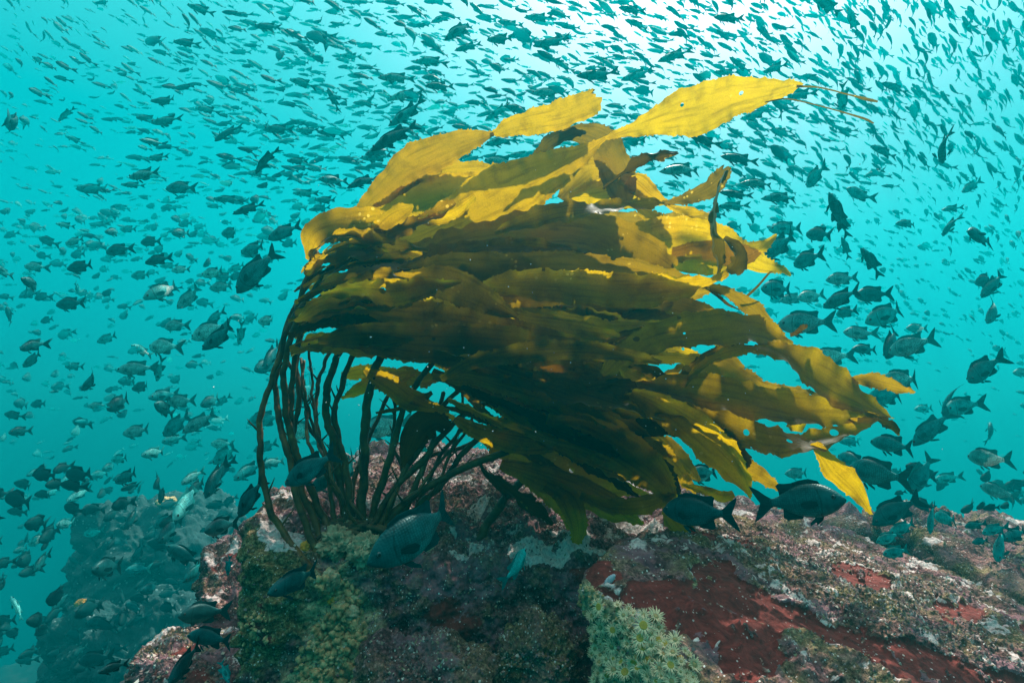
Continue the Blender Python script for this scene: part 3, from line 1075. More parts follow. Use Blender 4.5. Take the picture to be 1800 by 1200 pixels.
B([(1120, 365, 16), (1150, 385, 26), (1170, 405, 24), (1178, 420, 8)], 1.55, tilt=20)
# broad middle
B([(600, 500, 12), (680, 470, 34), (760, 448, 56), (840, 425, 62), (920, 412, 70), (1000, 410, 76), (1070, 424, 80), (1130, 445, 64), (1170, 465, 44), (1186, 478, 26)], 1.50, tilt=48, tip='torn')
B([(560, 505, 10), (640, 478, 26), (720, 462, 34), (800, 452, 44), (900, 438, 40), (980, 440, 20), (1040, 446, 6)], 1.46, tilt=56)
B([(840, 400, 20), (930, 385, 40), (1020, 390, 50), (1110, 402, 56), (1180, 398, 50), (1230, 392, 36), (1262, 400, 8)], 1.74, tilt=18)
B([(1040, 440, 40), (1120, 425, 64), (1190, 415, 70), (1250, 425, 66), (1300, 445, 48), (1340, 432, 20), (1366, 412, 3)], 1.78, tilt=16)
B([(1180, 455, 40), (1250, 452, 60), (1300, 450, 44), (1345, 467, 26), (1376, 474, 12), (1390, 485, 3)], 1.80, tilt=10)
B([(1272, 420, 6), (1287, 432, 22), (1300, 448, 28), (1295, 466, 22), (1280, 478, 8)], 1.43, mat=BLADE_DARK, tilt=50)
B([(700, 480, 20), (790, 470, 50), (880, 475, 60), (980, 470, 56), (1080, 478, 54), (1170, 490, 40), (1230, 494, 14)], 1.42, tilt=30)
B([(850, 500, 20), (930, 498, 50), (1020, 505, 60), (1110, 510, 58), (1190, 506, 44), (1245, 494, 20), (1280, 478, 5)], 1.37, tilt=34)
B([(960, 540, 20), (1030, 530, 40), (1110, 528, 50), (1180, 522, 36), (1240, 512, 14), (1266, 500, 4)], 1.90, tilt=30)
B([(960, 520, 24), (1010, 545, 60), (1075, 550, 66), (1130, 548, 52), (1165, 556, 14)], 1.86, tilt=8)
B([(980, 590, 20), (1040, 585, 44), (1090, 580, 50), (1140, 560, 44), (1185, 545, 36), (1230, 550, 34), (1270, 556, 8)], 1.84, tilt=10)
B([(1060, 610, 14), (1105, 598, 34), (1140, 590, 30), (1170, 575, 8)], 1.82, tilt=8)
B([(1185, 532, 30), (1230, 548, 34), (1265, 558, 22), (1290, 560, 6)], 1.78, tilt=14)
B([(1060, 660, 20), (1110, 615, 44), (1170, 588, 56), (1230, 580, 58), (1290, 576, 56), (1340, 582, 48), (1375, 600, 24), (1394, 616, 5)], 1.35, tilt=36)
B([(1235, 500, 10), (1275, 512, 18), (1315, 535, 26), (1345, 565, 22), (1375, 595, 14), (1392, 612, 4)], 1.42, tilt=28)
B([(1240, 505, 4), (1262, 520, 5), (1280, 535, 5), (1300, 545, 3)], 1.43, mat=BLADE_DARK, tilt=20, teeth=0.5)
B([(1390, 590, 6), (1410, 577, 13), (1416, 575, 8), (1418, 570, 3)], 1.40, mat=BLADE_DARK, tilt=30)
B([(1302, 530, 5), (1330, 505, 4), (1352, 480, 3), (1358, 478, 2)], 1.44, mat=BLADE_DARK, tilt=10, teeth=0.3, ruffle=0.2)
# right hand streamers
B([(1200, 680, 8), (1225, 650, 12), (1270, 622, 14), (1330, 614, 18), (1375, 620, 36), (1420, 645, 54), (1465, 675, 58), (1510, 702, 46), (1545, 722, 22), (1568, 734, 4)], 1.30, tilt=40)
B([(1195, 668, 8), (1230, 632, 12), (1275, 610, 10), (1320, 612, 10), (1370, 622, 8), (1400, 640, 4)], 1.34, mat=BLADE_DARK, tilt=30)
B([(1180, 672, 10), (1225, 648, 36), (1268, 640, 44), (1305, 662, 34), (1350, 682, 22), (1410, 690, 16), (1450, 700, 6)], 1.62, tilt=26)
B([(1120, 680, 20), (1190, 682, 46), (1260, 692, 58), (1330, 706, 62), (1400, 718, 56), (1460, 724, 42), (1520, 730, 20), (1562, 735, 4)], 1.28, tilt=36)
B([(1150, 715, 20), (1215, 725, 40), (1280, 748, 52), (1345, 772, 46), (1400, 778, 42), (1450, 770, 34), (1500, 750, 20), (1545, 736, 5)], 1.26, tilt=40)
B([(1536, 733, 5), (1558, 742, 14), (1572, 752, 12), (1580, 765, 3)], 1.27, mat=BLADE_DARK, tilt=25)
B([(1430, 778, 12), (1447, 798, 26), (1470, 825, 36), (1495, 850, 36), (1512, 872, 22), (1524, 892, 10), (1532, 904, 4)], 1.24, tilt=30)
B([(1496, 668, 10), (1525, 666, 22), (1555, 674, 26), (1582, 682, 18), (1608, 690, 4)], 1.33, tilt=30)
B([(1395, 700, 30), (1400, 735, 34), (1398, 758, 18)], 1.36, tilt=12)
# lower right
B([(1110, 690, 20), (1160, 715, 50), (1220, 752, 62), (1265, 795, 60), (1296, 832, 40), (1312, 858, 18), (1318, 876, 4)], 1.24, tilt=34)
B([(1200, 752, 14), (1250, 785, 26), (1295, 812, 34), (1335, 835, 26), (1362, 852, 12), (1372, 862, 4)], 1.38, tilt=20)
B([(1268, 758, 12), (1290, 778, 22), (1303, 800, 18), (1306, 822, 10), (1308, 830, 3)], 1.25, mat=BLADE_DARK, tilt=45)
B([(1040, 700, 20), (1090, 745, 44), (1140, 785, 50), (1180, 820, 36), (1208, 848, 18), (1222, 868, 4)], 1.62, tilt=16)
B([(1080, 730, 20), (1140, 765, 40), (1185, 800, 36), (1212, 825, 24), (1230, 845, 6)], 1.72, tilt=8)
B([(960, 740, 24), (1030, 760, 66), (1095, 795, 76), (1145, 830, 62), (1172, 862, 34), (1185, 888, 6)], 1.30, tilt=24)
B([(1130, 800, 8), (1165, 828, 20), (1186, 850, 18), (1194, 872, 8), (1194, 885, 3)], 1.32, mat=BLADE_DARK, tilt=35)
B([(880, 815, 16), (950, 838, 44), (1015, 862, 50), (1075, 890, 44), (1110, 908, 22), (1130, 922, 5)], 1.36, tilt=22)
B([(1020, 870, 12), (1070, 888, 24), (1120, 888, 30), (1160, 878, 20), (1186, 868, 5)], 1.30, tilt=28)
B([(960, 850, 20), (995, 872, 36), (1010, 900, 40), (1016, 930, 30), (1012, 955, 12)], 1.33, tilt=18)
B([(920, 835, 16), (958, 858, 36), (982, 880, 36), (998, 905, 26), (1000, 930, 8)], 1.40, tilt=12)
B([(1172, 885, 20), (1184, 908, 34), (1198, 926, 36), (1212, 940, 24)], 1.34, tilt=10, tip='torn')
B([(1200, 850, 8), (1240, 862, 14), (1270, 872, 20), (1290, 868, 8)], 1.38, tilt=20)
B([(850, 825, 6), (880, 850, 18), (925, 882, 26), (955, 905, 16), (972, 922, 5)], 1.26, mat=BLADE_DARK, tilt=35)
B([(1060, 790, 12), (1100, 815, 30), (1150, 845, 36), (1190, 870, 16), (1205, 890, 4)], 1.42, tilt=14)
B([(860, 790, 14), (930, 805, 40), (1000, 830, 46), (1060, 850, 40), (1110, 862, 20), (1140, 868, 5)], 1.44, tilt=12)
# left heart, under the crown
B([(565, 520, 10), (600, 512, 22), (640, 508, 32), (690, 514, 46), (730, 508, 40), (780, 500, 18), (810, 495, 5)], 1.27, tilt=20)
B([(610, 502, 8), (640, 488, 14), (670, 483, 16), (700, 490, 10), (716, 492, 3)], 1.28, tilt=45)
B([(690, 490, 16), (745, 492, 44), (790, 500, 60), (840, 520, 50), (880, 542, 30), (910, 556, 6)], 1.29, tilt=12)
B([(520, 590, 8), (555, 565, 18), (600, 545, 22), (640, 540, 8)], 1.35, tilt=40)
B([(520, 565, 12), (580, 540, 44), (660, 552, 62), (760, 566, 72), (860, 582, 66), (950, 594, 40), (1020, 600, 14)], 1.33, tilt=20)
B([(560, 600, 12), (630, 592, 46), (720, 600, 70), (820, 605, 76), (920, 612, 66), (1000, 625, 30), (1050, 636, 6)], 1.30, tilt=16)
B([(545, 610, 6), (590, 612, 16), (650, 615, 24), (720, 622, 30), (790, 630, 18), (830, 636, 4)], 1.34, tilt=40)
B([(640, 535, 16), (740, 545, 40), (840, 556, 46), (940, 570, 42), (1030, 580, 26), (1090, 590, 8)], 1.38, tilt=30)
B([(700, 560, 20), (800, 585, 80), (900, 605, 90), (1000, 640, 70), (1080, 670, 20)], 1.45, tilt=14)
B([(600, 660, 8), (640, 655, 30), (690, 662, 30), (730, 655, 10)], 1.50, tilt=10)
B([(600, 700, 6), (635, 682, 22), (675, 665, 26), (720, 655, 12)], 1.46, tilt=25)
B([(640, 650, 10), (680, 672, 34), (720, 700, 38), (760, 715, 20), (790, 722, 5)], 1.38, tilt=20)
B([(685, 655, 10), (715, 660, 30), (745, 668, 26), (770, 660, 8)], 1.52, tilt=8)
B([(710, 820, 8), (722, 785, 40), (738, 752, 50), (765, 738, 44), (790, 752, 16)], 1.42, mat=BLADE_DARK, tilt=20)
B([(660, 725, 4), (700, 718, 8), (735, 705, 16), (760, 690, 6)], 1.40, mat=BLADE_DARK, tilt=30)

# ---- narrow blade bases sweeping off the stalk tops into the mass
def straps():
    rg = np.random.default_rng(41)
    for q in range(26):
        f = q / 25
        x0 = np.interp(f, [0, 0.5, 1], [552, 512, 508]) + rg.normal(0, 5)
        y0 = np.interp(f, [0, 0.5, 1], [452, 545, 615]) + rg.normal(0, 6)
        x1 = rg.uniform(660, 760)
        y1 = np.interp(f, [0, 0.5, 1], [418, 500, 585]) + rg.normal(0, 12)
        bow = rg.uniform(8, 34) * (1 - 0.5 * f)
        d0 = rg.uniform(1.34, 1.46)
        w_ = rg.uniform(9, 24)
        pts = []
        for t_ in (0, 0.2, 0.4, 0.6, 0.8, 1.0):
            pts.append((x0 + (x1 - x0) * t_, y0 + (y1 - y0) * t_ - bow * math.sin(math.pi * t_ ** 0.7), d0 - 0.05 * t_, (6, 9, 14, 20, 24, 8)[int(t_ * 5 + 0.5)] * w_ / 18))
        blade(pts, tilt=rg.uniform(10, 60), twist=rg.normal(0, 40), cup=rg.uniform(0.1, 0.4), mat=BLADE_DARK if rg.random() < 0.4 else None)
straps()

# ---- the mass in the middle: many more blades streaming the same way
MASS = [(560, 520), (640, 440), (760, 400), (900, 380), (1100, 390), (1230, 420), (1260, 500), (1290, 560), (1350, 590), (1340, 640), (1240, 660), (1220, 690), (1330, 720), (1400, 750), (1330, 770),
        (1240, 750), (1270, 800), (1200, 800), (1170, 850), (1120, 900), (1000, 870), (880, 815), (800, 770), (760, 700), (740, 640), (640, 625), (570, 610)]
MX = np.array(MASS, dtype=float)


def fill_blades():
    rg = np.random.default_rng(77)
    made = tries = 0
    while made < 78 and tries < 6000:
        tries += 1
        if made < 44:
            x0, y0 = rg.uniform(720, 1000), rg.uniform(600, 770)
        elif made < 62:
            x0, y0 = rg.uniform(560, 900), rg.uniform(470, 620)
        else:
            x0, y0 = rg.uniform(740, 1150), rg.uniform(430, 720)
        ln = rg.uniform(200, 430)
        ang = np.interp(y0, [430, 560, 650, 770], [-2, 6, 18, 30]) + rg.normal(0, 15 if made < 44 else 9)
        curve = rg.normal(0, 15)
        wmax = rg.uniform(13, 40)
        pts = []
        x, y = x0, y0
        for k in range(7):
            f = k / 6
            wd = wmax * (math.sin(math.pi * min(1, f * 0.92 + 0.06)) ** 0.7)
            pts.append([x, y, wd if k < 6 else 5])
            a = math.radians(ang + curve * (f - 0.3) * 2 + rg.normal(0, 3))
            x += ln / 6 * math.cos(a)
            y += ln / 6 * math.sin(a)
        xx = np.array([p[0] for p in pts])
        yy = np.array([p[1] for p in pts])
        up = np.array([p[2] for p in pts]) / 2
        if not (in_poly(xx, yy - up * 0.8, MX).all() and in_poly(xx, yy + up * 0.8, MX).all()):
            continue
        if (in_poly(xx, yy, [(950, 505), (1280, 505), (1290, 625), (950, 615)]).sum() > 1 or in_poly(xx, yy, [(620, 470), (930, 478), (930, 545), (620, 530)]).sum() > 1) and rg.random() < 0.85:
            continue
        d = rg.uniform(1.44, 1.62) if y0 < 560 else (rg.uniform(1.30, 1.66) if y0 < 640 else rg.uniform(1.24, 1.60))
        slope = rg.normal(0, 0.05)
        blade([(p[0], p[1], d + slope * (k / 6), p[2]) for k, p in enumerate(pts)], tilt=rg.uniform(-38, 48), twist=rg.normal(0, 45), cup=rg.uniform(0, 0.25), mat=BLADE_DARK if (made < 62 and made % 5 < 2) else None)  # dark copy on part of them puts the core's shade into their colour
        made += 1
    return made
# sunlit blades at the back of the clump, glowing through the gaps
def back_blades():
    rg = np.random.default_rng(123)
    made = tries = 0
    while made < 34 and tries < 3000:
        tries += 1
        x0, y0 = rg.uniform(620, 1120), rg.uniform(430, 790)
        ln, wmax = rg.uniform(150, 330), rg.uniform(14, 36)
        ang = np.interp(y0, [430, 560, 650, 770], [-4, 6, 16, 28]) + rg.normal(0, 12)
        curve = rg.normal(0, 18)
        x, y, pts = x0, y0, []
        for q in range(7):
            f = q / 6
            pts.append([x, y, wmax * (math.sin(math.pi * min(1, f * 0.92 + 0.06)) ** 0.7) if q < 6 else 4])
            a = math.radians(ang + curve * (f - 0.3) * 2)
            x += ln / 6 * math.cos(a)
            y += ln / 6 * math.sin(a)
        xx, yy = np.array([p[0] for p in pts]), np.array([p[1] for p in pts])
        if not in_poly(xx, yy, MX).all():
            continue
        d = rg.uniform(1.72, 1.98)
        blade([(p[0], p[1], d, p[2]) for p in pts], tilt=rg.uniform(-45, -5), twist=rg.normal(0, 45))
        made += 1
back_blades()
print("fill blades", fill_blades(), "all", n_blade)

# short bare stalk right of the clump
stalk = bpy.data.objects.new("kelp_stalk", None)
COL.objects.link(stalk)
stalk["label"] = "short forked kelp stalk leaning on the dark boulder right of the clump"
stalk["category"] = "kelp"
stipe([(842, 948, 1.45), (866, 905, 1.47), (895, 868, 1.48), (915, 848, 1.48), (922, 838, 1.48)], 20, 15, 60, parent=stalk, name="stipe")
stipe([(893, 872, 1.48), (872, 852, 1.47), (850, 826, 1.46), (840, 812, 1.46)], 14, 6, 61, parent=stalk, name="stipe", anchor=False)

# ------------------------------------------------------------------ fish
def fish_material(name, back, side, belly, scale_gain=0.6, rough=0.38, metal=0.0, patch=None, glow=0.30):
    m = bpy.data.materials.new(name)
    m.use_nodes = True
    t = NT(m.node_tree)
    b = t.n['Principled BSDF']
    tc = t.add('ShaderNodeTexCoord')
    co = tc.outputs['Object']
    s = t.add('ShaderNodeSeparateXYZ')
    t.link(co, s.inputs[0])
    z = t.math('MULTIPLY_ADD', s.outputs['Z'], 2.2)
    t.n[-1].inputs[2].default_value = 0.5
    col = t.ramp(z, [(0.10, belly), (0.40, side), (0.62, side), (0.92, back)])
    n = t.add('ShaderNodeTexNoise', i_Scale=9.0, i_Detail=5.0, i_Roughness=0.65)
    t.link(co, n.inputs['Vector'])
    mott = t.ramp(n.outputs['Fac'], [(0.35, (0.62, 0.66, 0.66)), (0.6, (1.12, 1.12, 1.12))])
    col = t.mix(1.0, col, mott, 'MULTIPLY')
    rnd = t.add('ShaderNodeObjectInfo').outputs['Random']
    tone = t.ramp(rnd, [(0.0, (0.66, 0.68, 0.70)), (1.0, (1.25, 1.22, 1.2))])
    col = t.mix(1.0, col, tone, 'MULTIPLY')
    if patch is not None:
        pn = t.add('ShaderNodeTexNoise', i_Scale=3.2, i_Detail=4.0)
        t.link(co, pn.inputs['Vector'])
        xx = t.math('MULTIPLY_ADD', s.outputs['X'], -0.9)
        t.n[-1].inputs[2].default_value = 0.05
        pf = t.ramp(t.math('ADD', pn.outputs['Fac'], xx), [(0.50, (0, 0, 0)), (0.62, (1, 1, 1))])
        col = t.mix(pf, col, patch)
    # scale rows along the flank
    mp = t.add('ShaderNodeMapping')
    mp.inputs['Scale'].default_value = (1.0, 0.0, 1.25)
    t.link(co, mp.inputs['Vector'])
    v = t.add('ShaderNodeTexVoronoi', i_Scale=38.0, i_Randomness=0.35)
    t.link(mp.outputs[0], v.inputs['Vector'])
    sc_ = t.ramp(v.outputs['Distance'], [(0.10, (1.0 + scale_gain * 1.2,) * 3), (0.42, (1.0,) * 3), (0.60, (1 - 0.55 * min(1, scale_gain),) * 3)])
    # head is smooth
    hd = t.ramp(s.outputs['X'], [(0.24, (1, 1, 1)), (0.30, (0, 0, 0))])
    sc_ = t.mix(hd, (1, 1, 1), sc_)
    col = t.mix(1.0, col, sc_, 'MULTIPLY')
    # gill cover edge
    gx = t.math('ABSOLUTE', t.math('SUBTRACT', t.math('ADD', s.outputs['X'], t.math('MULTIPLY', t.math('MULTIPLY', s.outputs['Z'], s.outputs['Z']), 2.2)), 0.275))
    gl = t.ramp(gx, [(0.003, (0.55, 0.55, 0.55)), (0.013, (1, 1, 1))])
    col = t.mix(1.0, col, gl, 'MULTIPLY')
    t.link(col, b.inputs['Base Color'])
    # thin flesh lets some of the light from above through
    o = [n_ for n_ in t.n if n_.type == 'OUTPUT_MATERIAL'][0]
    tl = t.add('ShaderNodeBsdfTranslucent')
    t.link(col, tl.inputs[0])
    ms = t.add('ShaderNodeMixShader')
    ms.inputs[0].default_value = glow
    t.link(b.outputs[0], ms.inputs[1])
    t.link(tl.outputs[0], ms.inputs[2])
    t.link(ms.outputs[0], o.inputs[0])
    b.inputs['Roughness'].default_value = rough
    b.inputs['Metallic'].default_value = metal
    b.inputs['Specular IOR Level'].default_value = 0.22
    b.inputs['Specular Tint'].default_value = (0.35, 0.9, 0.9, 1)
    bp = t.add('ShaderNodeBump')
    bp.inputs['Strength'].default_value = 0.25 * min(1.0, scale_gain * 1.2)
    bp.inputs['Distance'].default_value = 0.01
    bp.invert = True
    t.link(v.outputs['Distance'], bp.inputs['Height'])
    t.link(bp.outputs[0], b.inputs['Normal'])
    return m


def fin_material(name, c1, c2):
    m = bpy.data.materials.new(name)
    m.use_nodes = True
    t = NT(m.node_tree)
    t.n.clear()
    o = t.add('ShaderNodeOutputMaterial')
    tc = t.add('ShaderNodeTexCoord')
    mp = t.add('ShaderNodeMapping')
    mp.inputs['Scale'].default_value = (6.0, 1.0, 90.0)
    t.link(tc.outputs['Object'], mp.inputs['Vector'])
    n = t.add('ShaderNodeTexNoise', i_Scale=1.0, i_Detail=3.0)
    t.link(mp.outputs[0], n.inputs['Vector'])
    col = t.ramp(n.outputs['Fac'], [(0.35, c1), (0.65, c2)])
    d = t.add('ShaderNodeBsdfDiffuse')
    tr = t.add('ShaderNodeBsdfTranslucent')
    t.link(col, d.inputs[0])
    t.link(col, tr.inputs[0])
    mx = t.add('ShaderNodeMixShader')
    mx.inputs[0].default_value = 0.45
    t.link(d.outputs[0], mx.inputs[1])
    t.link(tr.outputs[0], mx.inputs[2])
    t.link(mx.outputs[0], o.inputs[0])
    return m


EYE = bpy.data.materials.new("fish_eye")
EYE.use_nodes = True
_t = NT(EYE.node_tree)
_b = _t.n['Principled BSDF']
_b.inputs['Roughness'].default_value = 0.08
_tc = _t.add('ShaderNodeTexCoord')
_s = _t.add('ShaderNodeSeparateXYZ')
_t.link(_tc.outputs['Generated'], _s.inputs[0])
_dx = _t.math('POWER', _t.math('SUBTRACT', _s.outputs['X'], 0.5), 2.0)
_dz = _t.math('POWER', _t.math('SUBTRACT', _s.outputs['Z'], 0.5), 2.0)
_r = _t.math('SQRT', _t.math('ADD', _dx, _dz))
_t.link(_t.ramp(_r, [(0.0, (0.004, 0.006, 0.006)), (0.27, (0.004, 0.006, 0.006)), (0.31, (0.05, 0.10, 0.10)), (0.44, (0.02, 0.06, 0.06))]), _b.inputs['Base Color'])

TONES = {  # the water's teal tint and haze are put into the skin colours
    'k': (fish_material("fish_skin_darkest", (0.006, 0.048, 0.054), (0.010, 0.105, 0.110), (0.024, 0.250, 0.25), 0.4, 0.38, glow=0.1), fin_material("fish_fin_darkest", (0.006, 0.050, 0.055), (0.010, 0.09, 0.095))),
    'd': (fish_material("fish_skin_dark", (0.008, 0.110, 0.118), (0.012, 0.240, 0.246), (0.022, 0.450, 0.445), 0.55, 0.42, glow=0.35), fin_material("fish_fin_dark", (0.008, 0.090, 0.095), (0.014, 0.16, 0.165))),
    'm': (fish_material("fish_skin_teal", (0.010, 0.230, 0.238), (0.018, 0.480, 0.485), (0.040, 0.700, 0.690), 0.5, 0.5, glow=0.45), fin_material("fish_fin_teal", (0.010, 0.190, 0.195), (0.018, 0.330, 0.330))),
    's': (fish_material("fish_skin_silver", (0.020, 0.290, 0.290), (0.140, 0.640, 0.610), (0.240, 0.780, 0.740), 0.8, 0.36), fin_material("fish_fin_pale", (0.012, 0.230, 0.23), (0.030, 0.350, 0.345))),
    'w': (fish_material("fish_skin_pale_patch", (0.016, 0.240, 0.240), (0.060, 0.500, 0.480), (0.120, 0.68, 0.65), 0.8, 0.40, patch=(0.80, 0.84, 0.74)), fin_material("fish_fin_pale_patch", (0.012, 0.230, 0.23), (0.030, 0.350, 0.345))),
}

# body profile along x: head at +0.5, tail root at -0.30 ; (x, top, bottom, half width)
DEEP = [(0.500, 0.008, -0.012, 0.004), (0.478, 0.030, -0.035, 0.022), (0.44, 0.068, -0.066, 0.043), (0.39, 0.112, -0.100, 0.062), (0.32, 0.155, -0.136, 0.078), (0.23, 0.188, -0.165, 0.087),
        (0.13, 0.200, -0.178, 0.086), (0.03, 0.188, -0.170, 0.076), (-0.07, 0.155, -0.142, 0.060), (-0.16, 0.108, -0.100, 0.042), (-0.23, 0.068, -0.062, 0.028), (-0.28, 0.050, -0.046, 0.019), (-0.325, 0.046, -0.044, 0.012)]
MIDB = [(x, a * 0.80, b * 0.78, c * 0.94) for x, a, b, c in DEEP]
SLIM = [(x, a * 0.52, b * 0.52, c * 0.82) for x, a, b, c in DEEP]


def bendy(V, bend):
    V = np.array(V, dtype=float)
    q = np.minimum(V[:, 0] - 0.15, 0)
    V[:, 1] += bend * q * q
    V[:, 0] += 0.5 * abs(bend) * np.abs(q) ** 3 * 0.6
    return V


def body_geo(prof, seg=14):
    V, Fc = [], []
    n = len(prof)
    for x, a, b, wdt in prof:
        c, h = (a + b) / 2, (a - b) / 2
        for j in range(seg):
            th = 2 * math.pi * j / seg
            cz, sy = math.cos(th), math.sin(th)
            V.append((x, wdt * np.sign(sy) * abs(sy) ** 0.85, c + h * np.sign(cz) * abs(cz) ** 1.08))
    for i in range(n - 1):
        for j in range(seg):
            k = (j + 1) % seg
            Fc.append((i * seg + j, i * seg + k, (i + 1) * seg + k, (i + 1) * seg + j))
    Fc.append(tuple(range(seg))[::-1])
    Fc.append(tuple((n - 1) * seg + j for j in range(seg)))
    return np.array(V), Fc


def fin_geo(poly, thick=0.004, frame=None):
    """flat fin with a little thickness from an (x, z) outline; frame maps (x, y, z) into place"""
    poly = np.array(poly, dtype=float)
    k = len(poly)
    c = poly.mean(0)
    V = []
    for s in (1, -1):
        for p in poly:
            V.append((p[0], s * thick * 0.25, p[1]))
        V.append((c[0], s * thick * 0.5, c[1]))
    Fc = []
    for j in range(k):
        q = (j + 1) % k
        Fc.append((k, j, q))
        Fc.append((2 * k + 1, k + 1 + q, k + 1 + j))
        Fc.append((j, k + 1 + j, k + 1 + q, q))
    V = np.array(V)
    if frame is not None:
        o, ex, ey, ez = frame
        V = np.array(o) + np.outer(V[:, 0], ex) + np.outer(V[:, 1], ey) + np.outer(V[:, 2], ez)
    return V, Fc


def fin_frame(o, ex, ez):
    ex = np.array(ex, dtype=float)
    ex /= np.linalg.norm(ex)
    ez = np.array(ez, dtype=float)
    ez -= ez @ ex * ex
    ez /= np.linalg.norm(ez)
    return np.array(o), ex, np.cross(ez, ex), ez


def fish_geo(kind, bend):
    prof = {'deep': DEEP, 'mid': MIDB, 'slim': SLIM}[kind]
    k = {'deep': 1.0, 'mid': 0.82, 'slim': 0.55}[kind]
    xs = np.array([p[0] for p in prof])[::-1]
    tops = np.array([p[1] for p in prof])[::-1]
    bots = np.array([p[2] for p in prof])[::-1]
    top = lambda x: float(np.interp(x, xs, tops))
    bot = lambda x: float(np.interp(x, xs, bots))
    out = {}
    out['body'] = body_geo(prof)
    out['tail_fin'] = fin_geo([(-0.305, 0.046 * k), (-0.36, 0.085 * k), (-0.43, 0.150 * k), (-0.515, 0.205 * k), (-0.50, 0.150 * k), (-0.455, 0.075 * k), (-0.43, 0.0), (-0.455, -0.075 * k),
                               (-0.50, -0.150 * k), (-0.515, -0.205 * k), (-0.43, -0.150 * k), (-0.36, -0.085 * k), (-0.305, -0.046 * k)], 0.010)
    d = [(0.27, top(0.27) - 0.012), (0.24, top(0.24) + 0.025), (0.14, top(0.14) + 0.040), (0.03, top(0.03) + 0.042), (-0.06, top(-0.06) + 0.048), (-0.13, top(-0.13) + 0.080), (-0.20, top(-0.20) + 0.125), (-0.235, top(-0.235) + 0.118),
         (-0.215, top(-0.215) + 0.055), (-0.21, top(-0.21) - 0.006), (-0.06, top(-0.06) - 0.012), (0.1, top(0.1) - 0.014)]
    out['dorsal_fin'] = fin_geo(d, 0.010)
    a = [(0.01, bot(0.01) + 0.012), (-0.02, bot(-0.02) - 0.030), (-0.09, bot(-0.09) - 0.060), (-0.17, bot(-0.17) - 0.105), (-0.215, bot(-0.215) - 0.100), (-0.205, bot(-0.205) - 0.045), (-0.20, bot(-0.20) + 0.006), (-0.08, bot(-0.08) + 0.012)]
    out['anal_fin'] = fin_geo(a, 0.010)
    for s, key in ((1, 'pectoral_fin'), (-1, 'pectoral_fin.b')):
        fr = fin_frame((0.235, s * 0.083, -0.030 * k), (-0.86, s * 0.46, -0.18), (-0.1, 0.10 * s, 1.0))
        out[key] = fin_geo([(0, 0.022), (0.06, 0.052), (0.125, 0.058), (0.165, 0.030), (0.150, -0.008), (0.10, -0.034), (0.03, -0.020), (0, -0.018)], 0.006, fr)
        fr = fin_frame((0.20, s * 0.030, bot(0.20) + 0.010), (-0.75, s * 0.22, -0.60), (0.6, 0.0, -0.75))
        out['pelvic_fin' if s > 0 else 'pelvic_fin.b'] = fin_geo([(0, 0.012), (0.05, 0.024), (0.15, 0.010), (0.13, -0.016), (0.04, -0.020)], 0.006, fr)
    for key in out:
        out[key] = (bendy(out[key][0], bend), out[key][1])
    # eyes
    for s, key in ((1, 'eye'), (-1, 'eye.b')):
        bm = bmesh.new()
        bmesh.ops.create_uvsphere(bm, u_segments=10, v_segments=7, radius=0.5)
        bm.verts.ensure_lookup_table()
        V = np.array([v.co[:] for v in bm.verts])
        Fc = [tuple(v.index for v in f.verts) for f in bm.faces]
        bm.free()
        V = V * np.array((0.050, 0.022, 0.050)) + np.array((0.405, s * 0.055, 0.036 * k))
        out[key] = (V, Fc)
    return out


BENDS = (-0.5, -0.2, 0.0, 0.25, 0.55)
FISH = {}
for kind in ('deep', 'mid', 'slim'):
    for bi, bd in enumerate(BENDS):
        g = fish_geo(kind, bd)
        for tone, (skin, fin) in TONES.items():
            rec = {}
            for key, (V, Fc) in g.items():
                nm = key.split('.')[0]
                rec[key] = mesh_from(nm, V, Fc, EYE if nm == 'eye' else (skin if nm == 'body' else fin), smooth=(nm in ('body', 'eye')))
            # the same fish as one mesh, for the small ones
            keys = [k2 for k2 in g if k2 != 'pelvic_fin.b']
            V, Fc, mi, b = [], [], [], 0
            for k2 in keys:
                v, f = g[k2]
                V.append(v)
                Fc += [tuple(i + b for i in q) for q in f]
                mi += [2 if k2.startswith('eye') else (0 if k2 == 'body' else 1)] * len(f)
                b += len(v)
            me = mesh_from("fish", np.vstack(V), Fc)
            for mm in (skin, fin, EYE):
                me.materials.append(mm)
            me.polygons.foreach_set('material_index', mi)
            rec['whole'] = me
            FISH[kind, bi, tone] = rec


def pose(px, py, L, ang, foreshort=0.9, real=0.15, roll=0.0, face=None, rg=rng):
    """heading whose picture direction is ang (degrees, 180 = left, up positive): returns matrix columns and depth"""
    X, Y = (px - 900) / F, (600 - py) / F
    psi = np.radians(np.arange(0, 360, 5.0))
    pit = np.radians(np.array((-72, -58, -45, -32, -20, -10, -4, 0, 4, 10, 20, 32, 45, 58, 72.0)))
    PS, PI_ = np.meshgrid(psi, pit, indexing='ij')
    D = np.stack([np.cos(PS) * np.cos(PI_), np.sin(PS) * np.cos(PI_), np.sin(PI_)], -1).reshape(-1, 3)
    dx, dy, dz = D @ RIGHT, D @ UP, D @ FWD
    ix, iy = dx - X * dz, dy - Y * dz
    mag = np.hypot(ix, iy)
    err = np.abs((np.degrees(np.arctan2(iy, ix)) - ang + 180) % 360 - 180)
    cost = err / 3.0 + np.abs(PI_.ravel()) * 1.0 + np.abs(mag - foreshort) * 6.0
    if face is not None:                       # -1 towards the camera, +1 away
        cost = cost + np.where(dz * face < 0, 0.8, 0)
    i = int(np.argmin(cost))
    d = F * real * mag[i] / L
    ex = D[i]
    up = np.array((0, 0, 1.0)) - ex[2] * ex
    up /= np.linalg.norm(up)
    ey = np.cross(up, ex)
    c, s = math.cos(roll), math.sin(roll)
    ez = up * c + ey * s
    ey = np.cross(ez, ex)
    return ex, ey, ez, d


